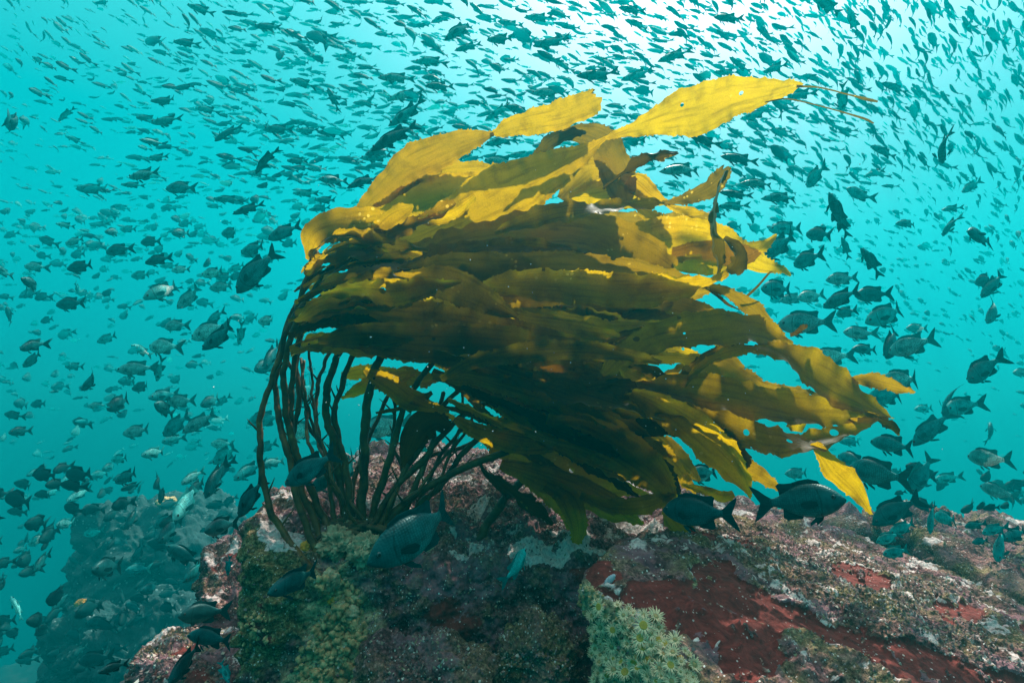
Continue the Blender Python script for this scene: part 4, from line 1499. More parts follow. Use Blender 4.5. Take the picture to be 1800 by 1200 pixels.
# catalogue: px, py, length in the photo, heading, tone, extra flags
CAT = """
63 829 38 205 m;90 866 42 205 m;138 869 48 210 s;122 840 42 210 m;42 878 33 200 m;175 834 38 190 m;194 820 30 200 m;224 838 48 205 d;212 806 33 190 m;271 796 45 190 s;115 920 33 190 s;
66 948 38 215 w;37 965 30 200 d;72 986 42 235 d;164 936 36 190 m;217 887 38 185 m;234 906 52 240 d;287 915 40 220 d;301 930 62 225 d;329 881 80 235 s;378 840 75 245 d;338 838 45 215 s;397 799 55 215 m;
388 925 58 195 d;440 874 80 240 d;322 976 72 150 d;343 1004 56 220 m;402 994 36 265 m t;245 970 46 230 d;189 997 54 190 d;242 1000 44 185 m;266 1034 40 190 d;108 1055 46 225 d;238 1067 40 165 d;175 1095 52 180 d;
31 1067 46 120 s t;9 1091 40 190 d;80 1091 40 190 d;168 1158 62 190 d;45 1160 36 180 d;199 1172 56 200 d;357 1077 86 188 d;371 1120 86 175 d;325 1165 92 232 d;395 1180 42 290 m t;84 1151 26 180 w;7 1144 40 200 d;
115 396 35 170 s;84 424 33 160 m;33 432 26 160 m;131 424 34 200 s;173 394 30 195 m;140 440 34 245 m t;201 408 33 180 m;226 403 28 185 m;208 439 45 195 d;264 425 34 185 d;278 457 48 195 d;
252 443 26 185 m;296 467 30 185 m;318 474 34 185 s;248 484 36 185 m;61 469 36 180 s;142 469 50 190 d;58 501 48 150 d;5 478 35 150 d;17 555 34 110 d;124 534 52 185 d;136 508 30 300 m;177 532 26 180 m;140 557 25 180 m;
288 511 76 200 w;334 523 60 220 s;318 410 32 180 m;353 429 28 175 m;407 410 36 185 m;427 404 26 185 m;364 448 26 180 m;446 438 48 195 m;500 408 64 205 d;450 476 104 228 d;376 480 46 190 s;395 487 32 185 m;416 471 34 200 m;
390 504 42 185 s;427 526 28 185 m;367 581 68 205 s;388 592 80 215 d;378 558 42 225 m;308 572 38 190 s;329 581 24 180 d;420 558 34 180 m;471 564 36 185 s;423 586 40 260 m t;442 601 15 180 w;189 595 40 200 m;56 607 42 200 d;
58 632 44 215 d;248 616 40 150 w;287 609 50 185 s;240 648 70 185 s;224 670 34 180 m;280 651 40 260 m t;150 622 24 180 d;92 649 28 150 d;131 644 34 180 m;154 646 28 180 m;161 670 48 220 d;250 680 38 190 d;210 709 48 205 d;
170 713 34 185 s;287 695 52 190 m;317 705 50 185 s;289 719 40 150 d;142 743 30 165 d;352 742 74 210 s;310 747 60 220 m;304 772 40 195 m;241 758 52 190 s;371 705 40 205 m;392 704 32 215 m;24 730 34 170 d;42 714 26 180 d;35 758 40 185 d;
390 780 40 180 s;465 737 62 195 m b;532 693 80 215 m b;469 643 46 200 m b;478 625 52 240 d b;530 757 80 190 s b;467 785 46 200 m b;480 813 42 190 s b;677 750 90 190 s b;547 823 108 212 d f;577 842 74 210 m b;613 823 60 240 m b;
435 827 56 215 m;747 790 32 180 m b;793 795 28 270 m b;520 1021 104 205 d f;736 937 196 210 d f;909 995 72 65 m f;1227 900 132 176 d f;1237 832 56 190 d b;1408 881 148 2 d f;1402 832 46 180 s;
1541 832 106 167 d;1499 811 58 160 d;1570 782 86 172 d;1620 834 78 240 m;1666 840 52 190 m;1573 897 94 212 d;1636 910 56 268 m;1587 928 52 200 m;1664 911 46 170 m;1562 945 46 200 m;1576 970 50 190 m;1737 806 76 175 w;1755 864 72 163 s;
1748 930 46 200 m;1713 923 36 190 d;1758 958 56 255 m;1786 940 50 200 d;1723 951 30 190 d;1790 864 40 180 m;1382 402 62 185 m;1439 412 46 180 d;1369 434 98 207 m b;1419 456 54 205 d;1478 389 62 120 d t;1486 436 42 110 d t;
1530 458 56 130 d t;1595 393 42 180 d;1668 397 44 240 d;1722 417 46 150 d;1588 464 26 160 d;1480 490 58 185 s;1367 508 58 180 m;1393 525 46 190 s;1426 521 50 192 s;1478 525 72 207 d;1534 518 64 182 d;1487 549 36 195 d;
1560 553 84 202 m;1415 568 100 184 s;1510 586 56 175 s;1521 614 48 180 d;1603 607 90 197 s;1569 603 58 248 d;1612 577 38 180 w;1460 627 76 185 s b;1586 668 86 183 s b;1560 696 76 185 m b;1727 649 66 222 d;1746 501 62 225 d;
1733 492 42 200 d;1748 547 50 238 w;1651 542 28 170 d;1677 586 28 160 d;1772 598 26 150 m;1625 718 36 185 m;1690 714 58 195 m;1638 753 92 222 m;1666 700 66 255 m t;1497 776 44 180 m;1742 761 40 95 m;1797 655 34 180 s;1692 744 26 190 m;
1280 33 50 175 m;1453 10 56 150 d t;1500 37 52 110 d t;1387 77 40 145 m;1300 115 46 140 m;1363 120 46 200 m;1277 128 46 175 m;1433 138 46 165 m;1330 202 62 195 d;1407 167 50 195 m;1238 248 60 155 d;1297 235 42 150 d;1373 230 42 175 d;
1462 217 36 140 d;1480 173 62 272 m t;1573 155 50 160 d;1635 145 36 100 d;1662 175 34 120 d;1723 218 30 180 d;1655 260 58 272 d;1553 267 50 155 d;1300 280 68 170 d;1200 298 82 185 s;1280 258 42 170 m;1433 310 50 235 d;1535 305 38 200 d;
1333 322 64 180 s;1293 342 60 170 d;1373 347 72 185 m;1288 363 56 180 m;1257 377 46 185 m b;1322 383 38 130 m;1470 372 72 110 d t;1510 343 50 150 d;1707 328 38 215 d;1697 312 30 140 d;1673 367 36 190 d;1755 363 26 180 d;1783 367 28 180 d;
617 100 42 175 m;733 20 42 150 m;777 33 42 200 m;807 53 64 215 d;843 20 46 140 d;897 43 46 165 m;947 32 52 178 m;880 70 50 180 m;823 83 50 195 d;970 75 70 190 d;757 107 56 185 m;697 137 66 180 s;763 137 44 178 m;773 152 52 178 m;
713 167 62 195 s;683 173 36 120 m t;717 200 82 212 d;693 240 98 213 d;877 197 56 210 d;913 193 56 165 m;1050 132 74 182 d;1120 133 60 195 d;963 163 62 183 s;1187 98 66 200 d;990 115 50 150 m;1067 110 46 150 m;1120 43 46 160 m;1110 18 46 170 m;
883 247 64 195 m b;643 182 46 178 m;663 278 62 180 m;667 265 52 195 m;640 318 64 203 d;820 273 46 190 s b;880 285 60 175 s b;913 273 46 185 m b;1113 247 52 180 m b;1123 282 54 170 m b;467 280 64 235 d t;587 175 46 120 m t;542 230 46 178 m;580 233 46 178 m;
490 227 52 178 m;523 283 38 180 m;557 297 36 180 s;450 305 38 178 m;472 313 28 150 d;587 317 52 175 m;537 340 46 180 m;573 352 42 178 m;437 367 60 200 d;563 367 42 185 m;420 160 40 170 m;530 145 44 170 m;470 47 48 178 m;520 62 44 155 m;
327 75 46 178 d;290 178 52 180 d;363 192 42 178 m;293 212 56 192 d;257 208 36 178 m;400 233 56 213 m;267 250 44 170 m;130 245 34 160 d;253 307 54 192 s;233 325 42 180 d;317 330 52 185 d;163 333 60 178 m;400 350 52 180 m;277 277 40 190 d;
440 40 40 170 m;353 17 52 160 d;117 200 40 225 d t;135 107 32 150 d;70 108 30 150 d;
"""
entries = []
for e in CAT.replace("\n", "").split(";"):
    q = e.split()
    if len(q) < 5:
        continue
    entries.append((float(q[0]), float(q[1]), float(q[2]), float(q[3]), q[4], q[5] if len(q) > 5 else ''))
entries.sort(key=lambda q: -q[2])
print("catalogue", len(entries))
entries = entries[:298]
N_PARTS = 150

SPECIAL = {
    (736, 937): "largest dark fish diving past the kelp holdfast, tail up to the right",
    (1227, 900): "big dark deep-bodied fish hovering over the red slab's top edge",
    (1408, 881): "big dark fish facing right beneath the lowest hanging kelp tip",
    (547, 823): "dark teal fish crossing in front of the left kelp stalks",
    (520, 1021): "dark fish swimming left just below the kelp holdfast",
    (909, 995): "small teal fish nosing upward in the kelp's shadow over the boulder",
    (288, 511): "brightest fish left of the kelp, cream blotch on its rear flank",
    (334, 523): "tan tinged fish close behind the cream blotched fish",
    (450, 476): "big dark fish seen from behind diving down-left beside the kelp's left edge",
    (248, 616): "small white flanked fish facing up-left, left of the kelp stalks",
    (240, 648): "silver scaled fish under the small white flanked fish",
    (693, 240): "largest dark slender fish just above the kelp's upper left blade",
    (717, 200): "second largest dark slender fish, right above the largest slender one",
    (1737, 806): "bright silver fish with a dark eye at the far right",
    (1755, 864): "scaled fish just below the bright silver fish at the far right",
    (1655, 260): "dark fish hanging head down in open water at the upper right",
    (1603, 607): "silver scaled fish with a dark narrow fish beside its head",
    (1415, 568): "large silver scaled fish touching the kelp's right fringe",
    (1560, 553): "teal scaled fish sloping down-left, right of the large silver scaled fish",
    (1541, 832): "dark fish with a long pale tail, right of the hanging kelp tip",
    (1570, 782): "dark round fish right of the kelp's lowest long blade tips",
    (1293, 342): "darkest deep-bodied fish right of the kelp's upper twisted strip",
    (329, 881): "large scaled fish hanging head down before the hazy reef",
    (325, 1165): "dark fish at the bottom edge over the speckled boulder",
    (371, 1120): "upper of two overlapping dark fish over the speckled boulder, tail raised",
    (357, 1077): "dark fish level above the two overlapping ones, left of the kelp boulder",
    (66, 948): "small fish with a shining white flank above the hazy reef's left side",
    (84, 1151): "tiny white fish low on the hazy reef hump",
    (442, 601): "tiniest white fish in open water left of the kelp",
    (31, 1067): "thin bright-edged fish at the left edge beside the reef hump",
    (1638, 753): "scaled fish diving left between the kelp tips and the right edge",
    (677, 750): "silver scaled fish seen between the kelp stalks",
    (1727, 649): "lone dark fish nosing down in open water at the right",
    (1612, 577): "small white bellied fish directly above the silver scaled fish at right",
}


def region(x, y, fl):
    if fl == 'b' and 500 < x < 830 and y > 560:
        return "between the kelp stalks"
    if fl == 'b':
        return "half behind kelp fronds"
    if y < 380:
        if x < 330:
            return "at the upper left corner" if y < 200 else "below the upper left corner"
        if x < 620:
            return "left of the kelp crown" if y > 150 else "high above the kelp stalks"
        if x < 1000:
            return "just above the kelp crown" if y > 150 else ("at the school's upper edge" if y < 70 else "high above the kelp crown")
        if x < 1300:
            return "above the longest top blade" if y < 160 else "under the longest top blade"
        if x < 1560:
            return "right of the topmost blade" if y < 190 else "right of the kelp crown"
        return "in thin upper right water"
    if x < 560:
        if y < 560:
            return "in far left open water" if x < 230 else "left of the kelp fronds"
        if y < 790:
            return "low in far left water" if x < 230 else "left of the bent stalks"
        if x < 260:
            return "above the hazy left reef" if y < 900 else "against the hazy left reef"
        return "between reef and kelp boulder"
    if y < 500:
        return "by the kelp's forked right tip" if x < 1540 else "in far right open water"
    if y < 720:
        return "off the kelp's right fringe" if x < 1640 else "low in far right water"
    return "right of the hanging kelp tip" if x < 1700 else "above the far right boulder"


def heading_word(a):
    a = a % 360
    if a < 60 or a > 300:
        return "facing right"
    if 60 <= a < 128:
        return "nose up"
    if 128 <= a < 168:
        return "climbing left"
    if 168 <= a <= 194:
        return "swimming left"
    if 194 < a <= 238:
        return "sinking left"
    return "nose down"


TW = {'d': "dark", 'm': "teal", 's': "silvery", 'w': "white-patched"}
NTH = ["leftmost", "second from left", "third from left", "fourth from left", "fifth from left", "sixth from left", "seventh from left", "eighth from left"]


def order_words(n):
    if n == 1:
        return [""]
    if n == 2:
        return ["left one", "right one"]
    if n == 3:
        return ["leftmost", "middle one", "rightmost"]
    return (NTH + [""] * n)[:n - 1] + ["rightmost"]


groups = {}
for i, e in enumerate(entries):
    x, y, L, a, tone, fl = e
    if (int(x), int(y)) in SPECIAL:
        continue
    groups.setdefault((region(x, y, fl), TW[tone], heading_word(a)), []).append(i)
labels = {}
for (reg, tw, hw), ids in groups.items():
    rows = [("", ids)]
    if len(ids) > 5:
        byy = sorted(ids, key=lambda i: entries[i][1])
        hn = (len(byy) + 1) // 2
        rows = [("upper row ", byy[:hn]), ("lower row ", byy[hn:])]
    for rn, row in rows:
        row = sorted(row, key=lambda i: entries[i][0])
        for i, o in zip(row, order_words(len(row))):
            tail = (rn + o).strip()
            labels[i] = f"{tw} fish {hw} {reg}" + (f", {tail}" if tail else "")
for i, e in enumerate(entries):
    s = SPECIAL.get((int(e[0]), int(e[1])))
    if s:
        labels[i] = s
print("longest label", max(len(v.split()) for v in labels.values()), "unique", len(set(labels.values())), len(labels))


def clear_depth(px, py, d):
    """keep a fish in the water in front of the rocks"""
    best = d
    for ox, oy in ((0, 0), (-25, 0), (25, 0), (0, 22), (0, -15), (-20, 20), (20, 20)):
        h = hit(px + ox, py + oy)
        if h is not None:
            best = min(best, h[2] - 0.10)
    return best


fish_depths = []
PART_ORDER = ('body', 'tail_fin', 'dorsal_fin', 'anal_fin', 'pectoral_fin', 'pectoral_fin.b', 'pelvic_fin', 'pelvic_fin.b', 'eye', 'eye.b')
for i, (x, y, L, a, tone, fl) in enumerate(entries):
    rg = np.random.default_rng(500 + i)
    thin = fl == 't'
    slim = (y < 400 and rg.random() < (1.0 if y < 310 else 0.7))
    real = rg.uniform(0.24, 0.30) if L > 60 else rg.uniform(0.24, 0.31)
    if fl == 'f':
        real = 0.17
    fs = 0.95 if L > 60 else rg.uniform(0.72, 1.0)
    face = None
    if 190 < a < 255:
        face = -1 if rg.random() < 0.7 else 1
    roll = rg.normal(0, 0.10)
    if thin:
        roll = rg.choice((-1, 1)) * rg.uniform(1.15, 1.5)
        slim = True
    if (int(x), int(y)) == (736, 937):
        real, face, fs = 0.19, None, 1.0
    ex, ey, ez, d = pose(x, y, L, a, fs, real, roll, face)
    if fl == 'b':
        d2 = max(d, 2.2 + rg.uniform(0, 0.3))
    elif fl == 'f':
        d2 = min(d, {736: 0.93, 547: 1.12, 520: 1.05, 909: 1.08, 1227: 1.12, 1408: 1.06}.get(int(x), 1.1))
    else:
        d2 = d
        kelpx = 440 < x < 1620 and 140 < y < 950
        if kelpx:
            d2 = max(d, 1.95)
    d3 = clear_depth(x, y, d2) if y > 740 else d2
    scale = real * d3 / d
    c = P(x, y, d3)
    M = Matrix(((ex[0], ey[0], ez[0], c[0]), (ex[1], ey[1], ez[1], c[1]), (ex[2], ey[2], ez[2], c[2]), (0, 0, 0, 1))) @ Matrix.Scale(scale, 4)
    if y < 400 and tone == 'd' and L < 90 and (L < 55 or y < 240):  # upper fish take a paler skin, haze put into the colour
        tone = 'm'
    if tone == 'd' and (fl == 'f' or (y > 860 and L > 52)):  # near fish take the darkest skin, silhouette shade put into the colour
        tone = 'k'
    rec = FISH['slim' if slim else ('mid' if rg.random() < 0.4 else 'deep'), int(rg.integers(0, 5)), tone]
    grp = "fish of the school round the kelp"
    if i < N_PARTS:
        root = bpy.data.objects.new("fish", None)
        COL.objects.link(root)
        root.matrix_world = M
        root["label"] = labels[i]
        root["category"] = "fish"
        root["group"] = grp
        for key in PART_ORDER:
            o = bpy.data.objects.new(key.split('.')[0], rec[key])
            COL.objects.link(o)
            o.parent = root
    else:
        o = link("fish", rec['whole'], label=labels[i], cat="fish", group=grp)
        o.matrix_world = M
    fish_depths.append(d3)
print("fish depth", min(fish_depths), max(fish_depths))

# ---- the rest of the school: too many and too small to count, one mass
SMALL = []
for kind in ('slim', 'deep'):
    prof0 = SLIM if kind == 'slim' else DEEP
    prof = [prof0[j] for j in (0, 2, 4, 6, 8, 10, 12)]
    k = 0.55 if kind == 'slim' else 1.0
    for bd in (-0.6, 0.0, 0.6):
        V1, F1 = body_geo(prof, 8)
        V2, F2 = fin_geo([(-0.30, 0.046 * k), (-0.50, 0.19 * k), (-0.43, 0.0), (-0.50, -0.19 * k), (-0.30, -0.046 * k)], 0.012)
        V3, F3 = fin_geo([(0.26, 0.17 * k), (0.10, 0.24 * k), (-0.20, 0.20 * k), (-0.21, 0.07 * k), (0.0, 0.17 * k)], 0.012)
        V4, F4 = fin_geo([(0.0, -0.16 * k), (-0.16, -0.21 * k), (-0.21, -0.17 * k), (-0.2, -0.07 * k)], 0.012)
        V, Fc = join_meshes([(V1, F1), (V2, F2), (V3, F3), (V4, F4)])
        if kind == 'slim':
            V = V * np.array((1.0, 0.9, 0.86))
        tris = []
        for f in Fc:
            for q in range(1, len(f) - 1):
                tris.append((f[0], f[q], f[q + 1]))
        SMALL.append((bendy(V, bd), np.array(tris)))

HEAD = np.array([(0, 0, 135), (0, 300, 160), (0, 600, 190), (0, 1000, 205), (300, 0, 145), (300, 200, 172), (300, 500, 188), (300, 900, 208), (600, 0, 165), (600, 250, 178), (600, 450, 190), (900, 0, 163), (900, 300, 178),
                 (1150, 0, 155), (1150, 250, 170), (1400, 0, 138), (1400, 250, 155), (1400, 600, 180), (1600, 0, 118), (1600, 200, 130), (1600, 500, 150), (1600, 800, 185), (1800, 0, 112), (1800, 250, 122), (1800, 500, 135), (1800, 900, 180)], dtype=float)


def head_angle(x, y):
    w_ = 1 / (((HEAD[:, 0] - x) ** 2 + (HEAD[:, 1] - y) ** 2) + 4000.0) ** 1.5
    return float((HEAD[:, 2] * w_).sum() / w_.sum())


def school_mass():
    rg = np.random.default_rng(99)
    Vs, Ts, tone, loc = [], [], [], []
    base = 0
    count = 0
    while count < 6400:
        x, y = rg.uniform(-160, 1960), rg.uniform(-130, 1190)
        # how crowded the water is there
        dens = np.interp(y, [0, 200, 330, 450, 600, 800, 960], [1.0, 1.0, 0.75, 0.36, 0.14, 0.10, 0.10])
        if x < 420:
            dens *= np.interp(x, [-160, 0, 250, 420], [0.35, 0.42, 0.6, 1.0]) if y < 330 else 0.85
        if 560 < x < 1250 and y > 380:
            dens *= 0.35
        if x > 1450 and y > 250:
            dens = max(dens, np.interp(y, [250, 500, 650, 800], [1.0, 0.75, 0.25, 0.1]))
        if x < 450 and 380 < y <= 820:
            dens = min(1, dens * 1.7)
        low = y > 820
        if low:
            if 440 < x < 1560:
                continue
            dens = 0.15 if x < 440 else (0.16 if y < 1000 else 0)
        if rg.random() > dens:
            continue
        if x > 1400:
            L = rg.uniform(11, 34) if y < 330 else rg.uniform(7, 18)
        elif y < 330:
            L = (rg.uniform(17, 42) if rg.random() < 0.5 else rg.uniform(11, 26)) * np.interp(x, [0, 500], [0.7, 1.0])
        else:
            L = rg.uniform(10, 28)
        if low:
            L = rg.uniform(16, 46)
        ang = head_angle(x, y) + rg.normal(0, 22 if low else 13)
        real = rg.uniform(0.20, 0.27)
        ex, ey, ez, d = pose(x, y, L, ang, rg.uniform(0.6, 1.0), real, rg.normal(0, 0.25))
        dmax = 13.0
        if d > dmax:
            real *= dmax / d
            d = dmax
        if d < 3.5:
            real *= 3.5 / d
            d = 3.5
        if y > 740:
            d2 = clear_depth(x, y, d)
            if d2 < d:
                if d2 < 2.4:
                    continue
                f_ = (d2 - 0.3 * rg.random()) / d
                d *= f_
                real *= f_
        c = P(x, y, d)
        if c[2] > 8.0:
            f_ = 7.0 / (c[2] - 1.0)
            d *= f_
            real *= f_
            c = P(x, y, d)
        if c[2] < -2.0:
            continue
        V, T = SMALL[rg.integers(0, 3) if rg.random() < (0.96 if y < 350 else (0.0 if low else 0.35)) else rg.integers(3, 6)]
        W = c + (np.outer(V[:, 0], ex) + np.outer(V[:, 1], ey) + np.outer(V[:, 2], ez)) * real
        Vs.append(W)
        Ts.append(T + base)
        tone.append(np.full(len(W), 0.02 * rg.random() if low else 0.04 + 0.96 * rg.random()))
        loc.append(V)
        base += len(W)
        count += 1
    V = np.vstack(Vs)
    T = np.vstack(Ts)
    loc = np.vstack(loc)
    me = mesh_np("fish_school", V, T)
    fattr(me, 'tone', np.concatenate(tone))
    fattr(me, 'height', loc[:, 2])
    m = bpy.data.materials.new("fish_school")
    m.use_nodes = True
    t = NT(m.node_tree)
    b = t.n['Principled BSDF']
    a = t.add('ShaderNodeAttribute', attribute_name='tone').outputs['Fac']
    h = t.add('ShaderNodeAttribute', attribute_name='height').outputs['Fac']
    hz = t.math('MULTIPLY_ADD', h, 2.4)
    t.n[-1].inputs[2].default_value = 0.5
    c1 = t.ramp(a, [(0.0, (0.006, 0.11, 0.12)), (0.04, (0.006, 0.34, 0.36)), (0.6, (0.010, 0.50, 0.52)), (0.92, (0.020, 0.60, 0.61)), (1.0, (0.10, 0.72, 0.70))])  # light teal of distant haze painted into the school's own colour
    c2 = t.ramp(hz, [(0.15, (1.8, 1.7, 1.7)), (0.5, (1, 1, 1)), (0.85, (0.7, 0.72, 0.72))])
    t.link(t.mix(1.0, c1, c2, 'MULTIPLY'), b.inputs['Base Color'])
    o = [n_ for n_ in t.n if n_.type == 'OUTPUT_MATERIAL'][0]
    tl = t.add('ShaderNodeBsdfTranslucent')
    t.link(c1, tl.inputs[0])
    ms = t.add('ShaderNodeMixShader')
    ms.inputs[0].default_value = 0.7
    t.link(b.outputs[0], ms.inputs[1])
    t.link(tl.outputs[0], ms.inputs[2])
    t.link(ms.outputs[0], o.inputs[0])
    b.inputs['Roughness'].default_value = 0.6
    b.inputs['Specular IOR Level'].default_value = 0.15
    me.materials.append(m)
    link("fish_school", me, label="countless small teal fish filling the water behind the kelp", kind="stuff")
school_mass()

# ------------------------------------------------------------------ anemones on the slab's end face
ANEM_T = simple_mat("anemone_tentacles", (0.88, 0.62, 0.36), (0.97, 0.80, 0.52), 60.0, 0.45, 0.1)
ANEM_D = simple_mat("anemone_disc", (0.42, 0.22, 0.02), (0.62, 0.42, 0.06), 80.0, 0.5, 0.2)
ANEM_P = simple_mat("anemone_disc_pale", (0.20, 0.16, 0.07), (0.50, 0.44, 0.26), 50.0, 0.5, 0.2)
ANEM_C = simple_mat("anemone_column", (0.30, 0.17, 0.03), (0.52, 0.42, 0.20), 60.0, 0.6, 0.2)


def anemone_meshes(seed, open_):
    rg = np.random.default_rng(seed)
    parts = []
    n = 34
    for k in range(n):
        ring = k % 2
        a = 2 * math.pi * k / n + rg.normal(0, 0.07)
        r0 = 0.30 + 0.08 * ring
        ln = rg.uniform(0.50, 0.78)
        lift = open_ * rg.uniform(0.5, 1.2) + 0.15 * ring
        base = np.array((math.cos(a) * r0, math.sin(a) * r0, 0.60))
        out_ = np.array((math.cos(a), math.sin(a), lift))
        out_ /= np.linalg.norm(out_)
        sag = np.array((0, 0, -0.18 * rg.uniform(0.3, 1.4))) + rg.normal(0, 0.05, 3)
        C = np.array([base, base + out_ * ln * 0.55 + sag * 0.1, base + out_ * ln + sag])
        T = out_
        A = np.cross(T, np.array((0.1, 0.2, 0.97)))
        A /= np.linalg.norm(A)
        Bv = np.cross(T, A)
        V = []
        for c, r in zip(C, (0.050, 0.040, 0.020)):
            for j in range(4):
                th = j * math.pi / 2
                V.append(c + (A * math.cos(th) + Bv * math.sin(th)) * r)
        Fc = []
        for i in range(2):
            for j in range(4):
                q = (j + 1) % 4
                Fc.append((i * 4 + j, i * 4 + q, i * 4 + 4 + q, i * 4 + 4 + j))
        Fc.append((8, 9, 10, 11))
        parts.append((np.array(V), Fc))
    tv = join_meshes(parts)

    def lathe(rz, seg=14):
        V = [(r * math.cos(2 * math.pi * j / seg), r * math.sin(2 * math.pi * j / seg), z) for r, z in rz for j in range(seg)]
        Fc = [(i * seg + j, i * seg + (j + 1) % seg, (i + 1) * seg + (j + 1) % seg, (i + 1) * seg + j) for i in range(len(rz) - 1) for j in range(seg)]
        Fc.append(tuple((len(rz) - 1) * seg + j for j in range(seg)))
        return V, Fc
    disc = lathe([(0.40, 0.57), (0.36, 0.66), (0.26, 0.68), (0.12, 0.61), (0.07, 0.66), (0.03, 0.60)])
    disc2 = lathe([(0.36, 0.57), (0.30, 0.62), (0.20, 0.58), (0.10, 0.48), (0.06, 0.50), (0.03, 0.46)])
    colm = lathe([(0.36, -0.5), (0.30, -0.1), (0.27, 0.2), (0.33, 0.5), (0.40, 0.60)])
    return mesh_from("tentacles", *tv, ANEM_T), mesh_from("oral_disc", *disc, ANEM_D), mesh_from("column", *colm, ANEM_C), mesh_from("oral_disc", *disc2, ANEM_P)


ANEM = [anemone_meshes(s, o) for s, o in ((1, 0.35), (2, 0.8), (3, 1.6), (4, 0.5))]
AN_POLY = [(1038, 1082), (1060, 1062), (1100, 1068), (1150, 1084), (1160, 1110), (1190, 1128), (1216, 1160), (1226, 1215), (1030, 1215), (1028, 1130)]
OLD_AN = []


def frame_from_normal(n, rg):
    a = np.cross(n, np.array((0.3, 0.5, 0.8)))
    a /= np.linalg.norm(a)
    b = np.cross(n, a)
    th = rg.uniform(0, 6.28)
    return a * math.cos(th) + b * math.sin(th), -a * math.sin(th) + b * math.cos(th)


def mat_frame(x, y, z, c, s):
    return Matrix(((x[0] * s, y[0] * s, z[0] * s, c[0]), (x[1] * s, y[1] * s, z[1] * s, c[1]), (x[2] * s, y[2] * s, z[2] * s, c[2]), (0, 0, 0, 1)))


def zone(x, y):
    if x < 1062:
        return "small pale anemone " + ("high on the cluster's left rim" if y < 1110 else ("halfway down the cluster's left rim" if y < 1160 else "low on the cluster's left rim"))
    if y < 1090:
        return "small pale anemone along the cluster's top edge " + ("left part" if x < 1100 else "right part")
    if y > 1180:
        return "small pale anemone in the bottom row " + ("left of the lowest large one" if x < 1100 else ("just right of the lowest large one" if x < 1145 else ("near its middle right" if x < 1185 else "at its right end")))
    if x > 1170:
        return "small pale anemone on the cluster's right margin " + ("above" if y < 1150 else "below") + " the orange sponge knob"
    if x < 1100:
        return "small pale anemone in the cluster's left middle " + ("upper half" if y < 1135 else "lower half")
    return "small pale anemone round the widest open one " + ("above " if y < 1140 else "below ") + ("left" if x < 1130 else "right")


def place_anemones():
    rg = np.random.default_rng(21)
    pts = []
    # the few open ones with a big orange disc, then the crowd
    big = [(1130, 1100, 26), (1128, 1125, 24), (1127, 1142, 27), (1118, 1154, 23), (1103, 1188, 25), (1178, 1172, 22), (1160, 1128, 20), (1122, 1180, 20), (1080, 1106, 19), (1098, 1170, 18)]
    for x, y, s in big:
        pts.append((x, y, s, 0))
    tries = 0
    while len(pts) < 135 and tries < 6000:
        tries += 1
        x, y = rg.uniform(1028, 1228), rg.uniform(1060, 1212)
        if not in_poly(np.array([x]), np.array([y]), AN_POLY)[0]:
            continue
        s = rg.uniform(11, 25)
        if any((x - p[0]) ** 2 + (y - p[1]) ** 2 < (0.38 * (s + p[2])) ** 2 for p in pts):
            continue
        pts.append((x, y, s, int(rg.integers(0, 4))))
    for k, (x, y, s, v) in enumerate(pts):
        h = hit(x, y, [BV_SLAB])
        if h is None:
            continue
        p, n, d = h
        toc = (CAM - p) / np.linalg.norm(CAM - p)
        n = n * 0.55 + toc * 0.55 + UP * 0.18 + rg.normal(0, 0.26, 3)
        n /= np.linalg.norm(n)
        ax, ay = frame_from_normal(n, rg)
        size = s / F * d / 1.35
        root = bpy.data.objects.new("sea_anemone", None)
        COL.objects.link(root)
        root.matrix_world = mat_frame(ax, ay, n, p + n * size * 0.15, size)
        root["category"] = "anemone"
        root["group"] = "anemones on the slab's end face"
        names = ["highest orange-centred anemone of the cluster, near the red algae edge", "orange-centred anemone just below the highest orange-centred one", "widest open orange-centred anemone in the middle of the cluster",
                 "orange-centred anemone below left of the widest open one", "lowest large orange-centred anemone, left of the cluster's bottom middle", "orange-centred anemone nearest the slab's right bottom edge",
                 "open anemone alone by the dark gap at the cluster's right margin", "orange-centred anemone beside the lowest large one, to its right", "tan-centred anemone high on the cluster's left", "small orange-centred anemone above left of the lowest large one"]
        root["label"] = names[k] if k < len(names) else zone(x, y)
        a_ = ANEM[v]
        for me in (a_[0], a_[1] if k < len(big) or rg.random() < 0.08 else a_[3], a_[2]):
            o = bpy.data.objects.new(me.name.split('.')[0], me)
            COL.objects.link(o)
            o.parent = root
place_anemones()


# ------------------------------------------------------------------ sponges
def blob(name, c, radii, mat, seed, n=26, lumps=0.28, freq=2.2, label=None, cat="sponge", parent=None, frame=None, group=None, holes=False):
    D, Q = cube_sphere(n)
    f = 1 + lumps * fbm(D * freq + seed * 7.7, 4, 0.6) + 0.35 * lumps * np.abs(fbm(D * freq * 3 + seed, 3))
    if holes:
        v = fbm(D * 6 + seed * 3.3, 2)
        f -= 0.20 * np.clip((v - 0.35) * 5, 0, 1)
    V = D * f[:, None] * np.array(radii)
    if frame is not None:
        V = V @ np.array(frame)
    me = mesh_np(name, V + np.array(c), Q, mat)
    return link(name, me, parent=parent, label=label, cat=cat, group=group)


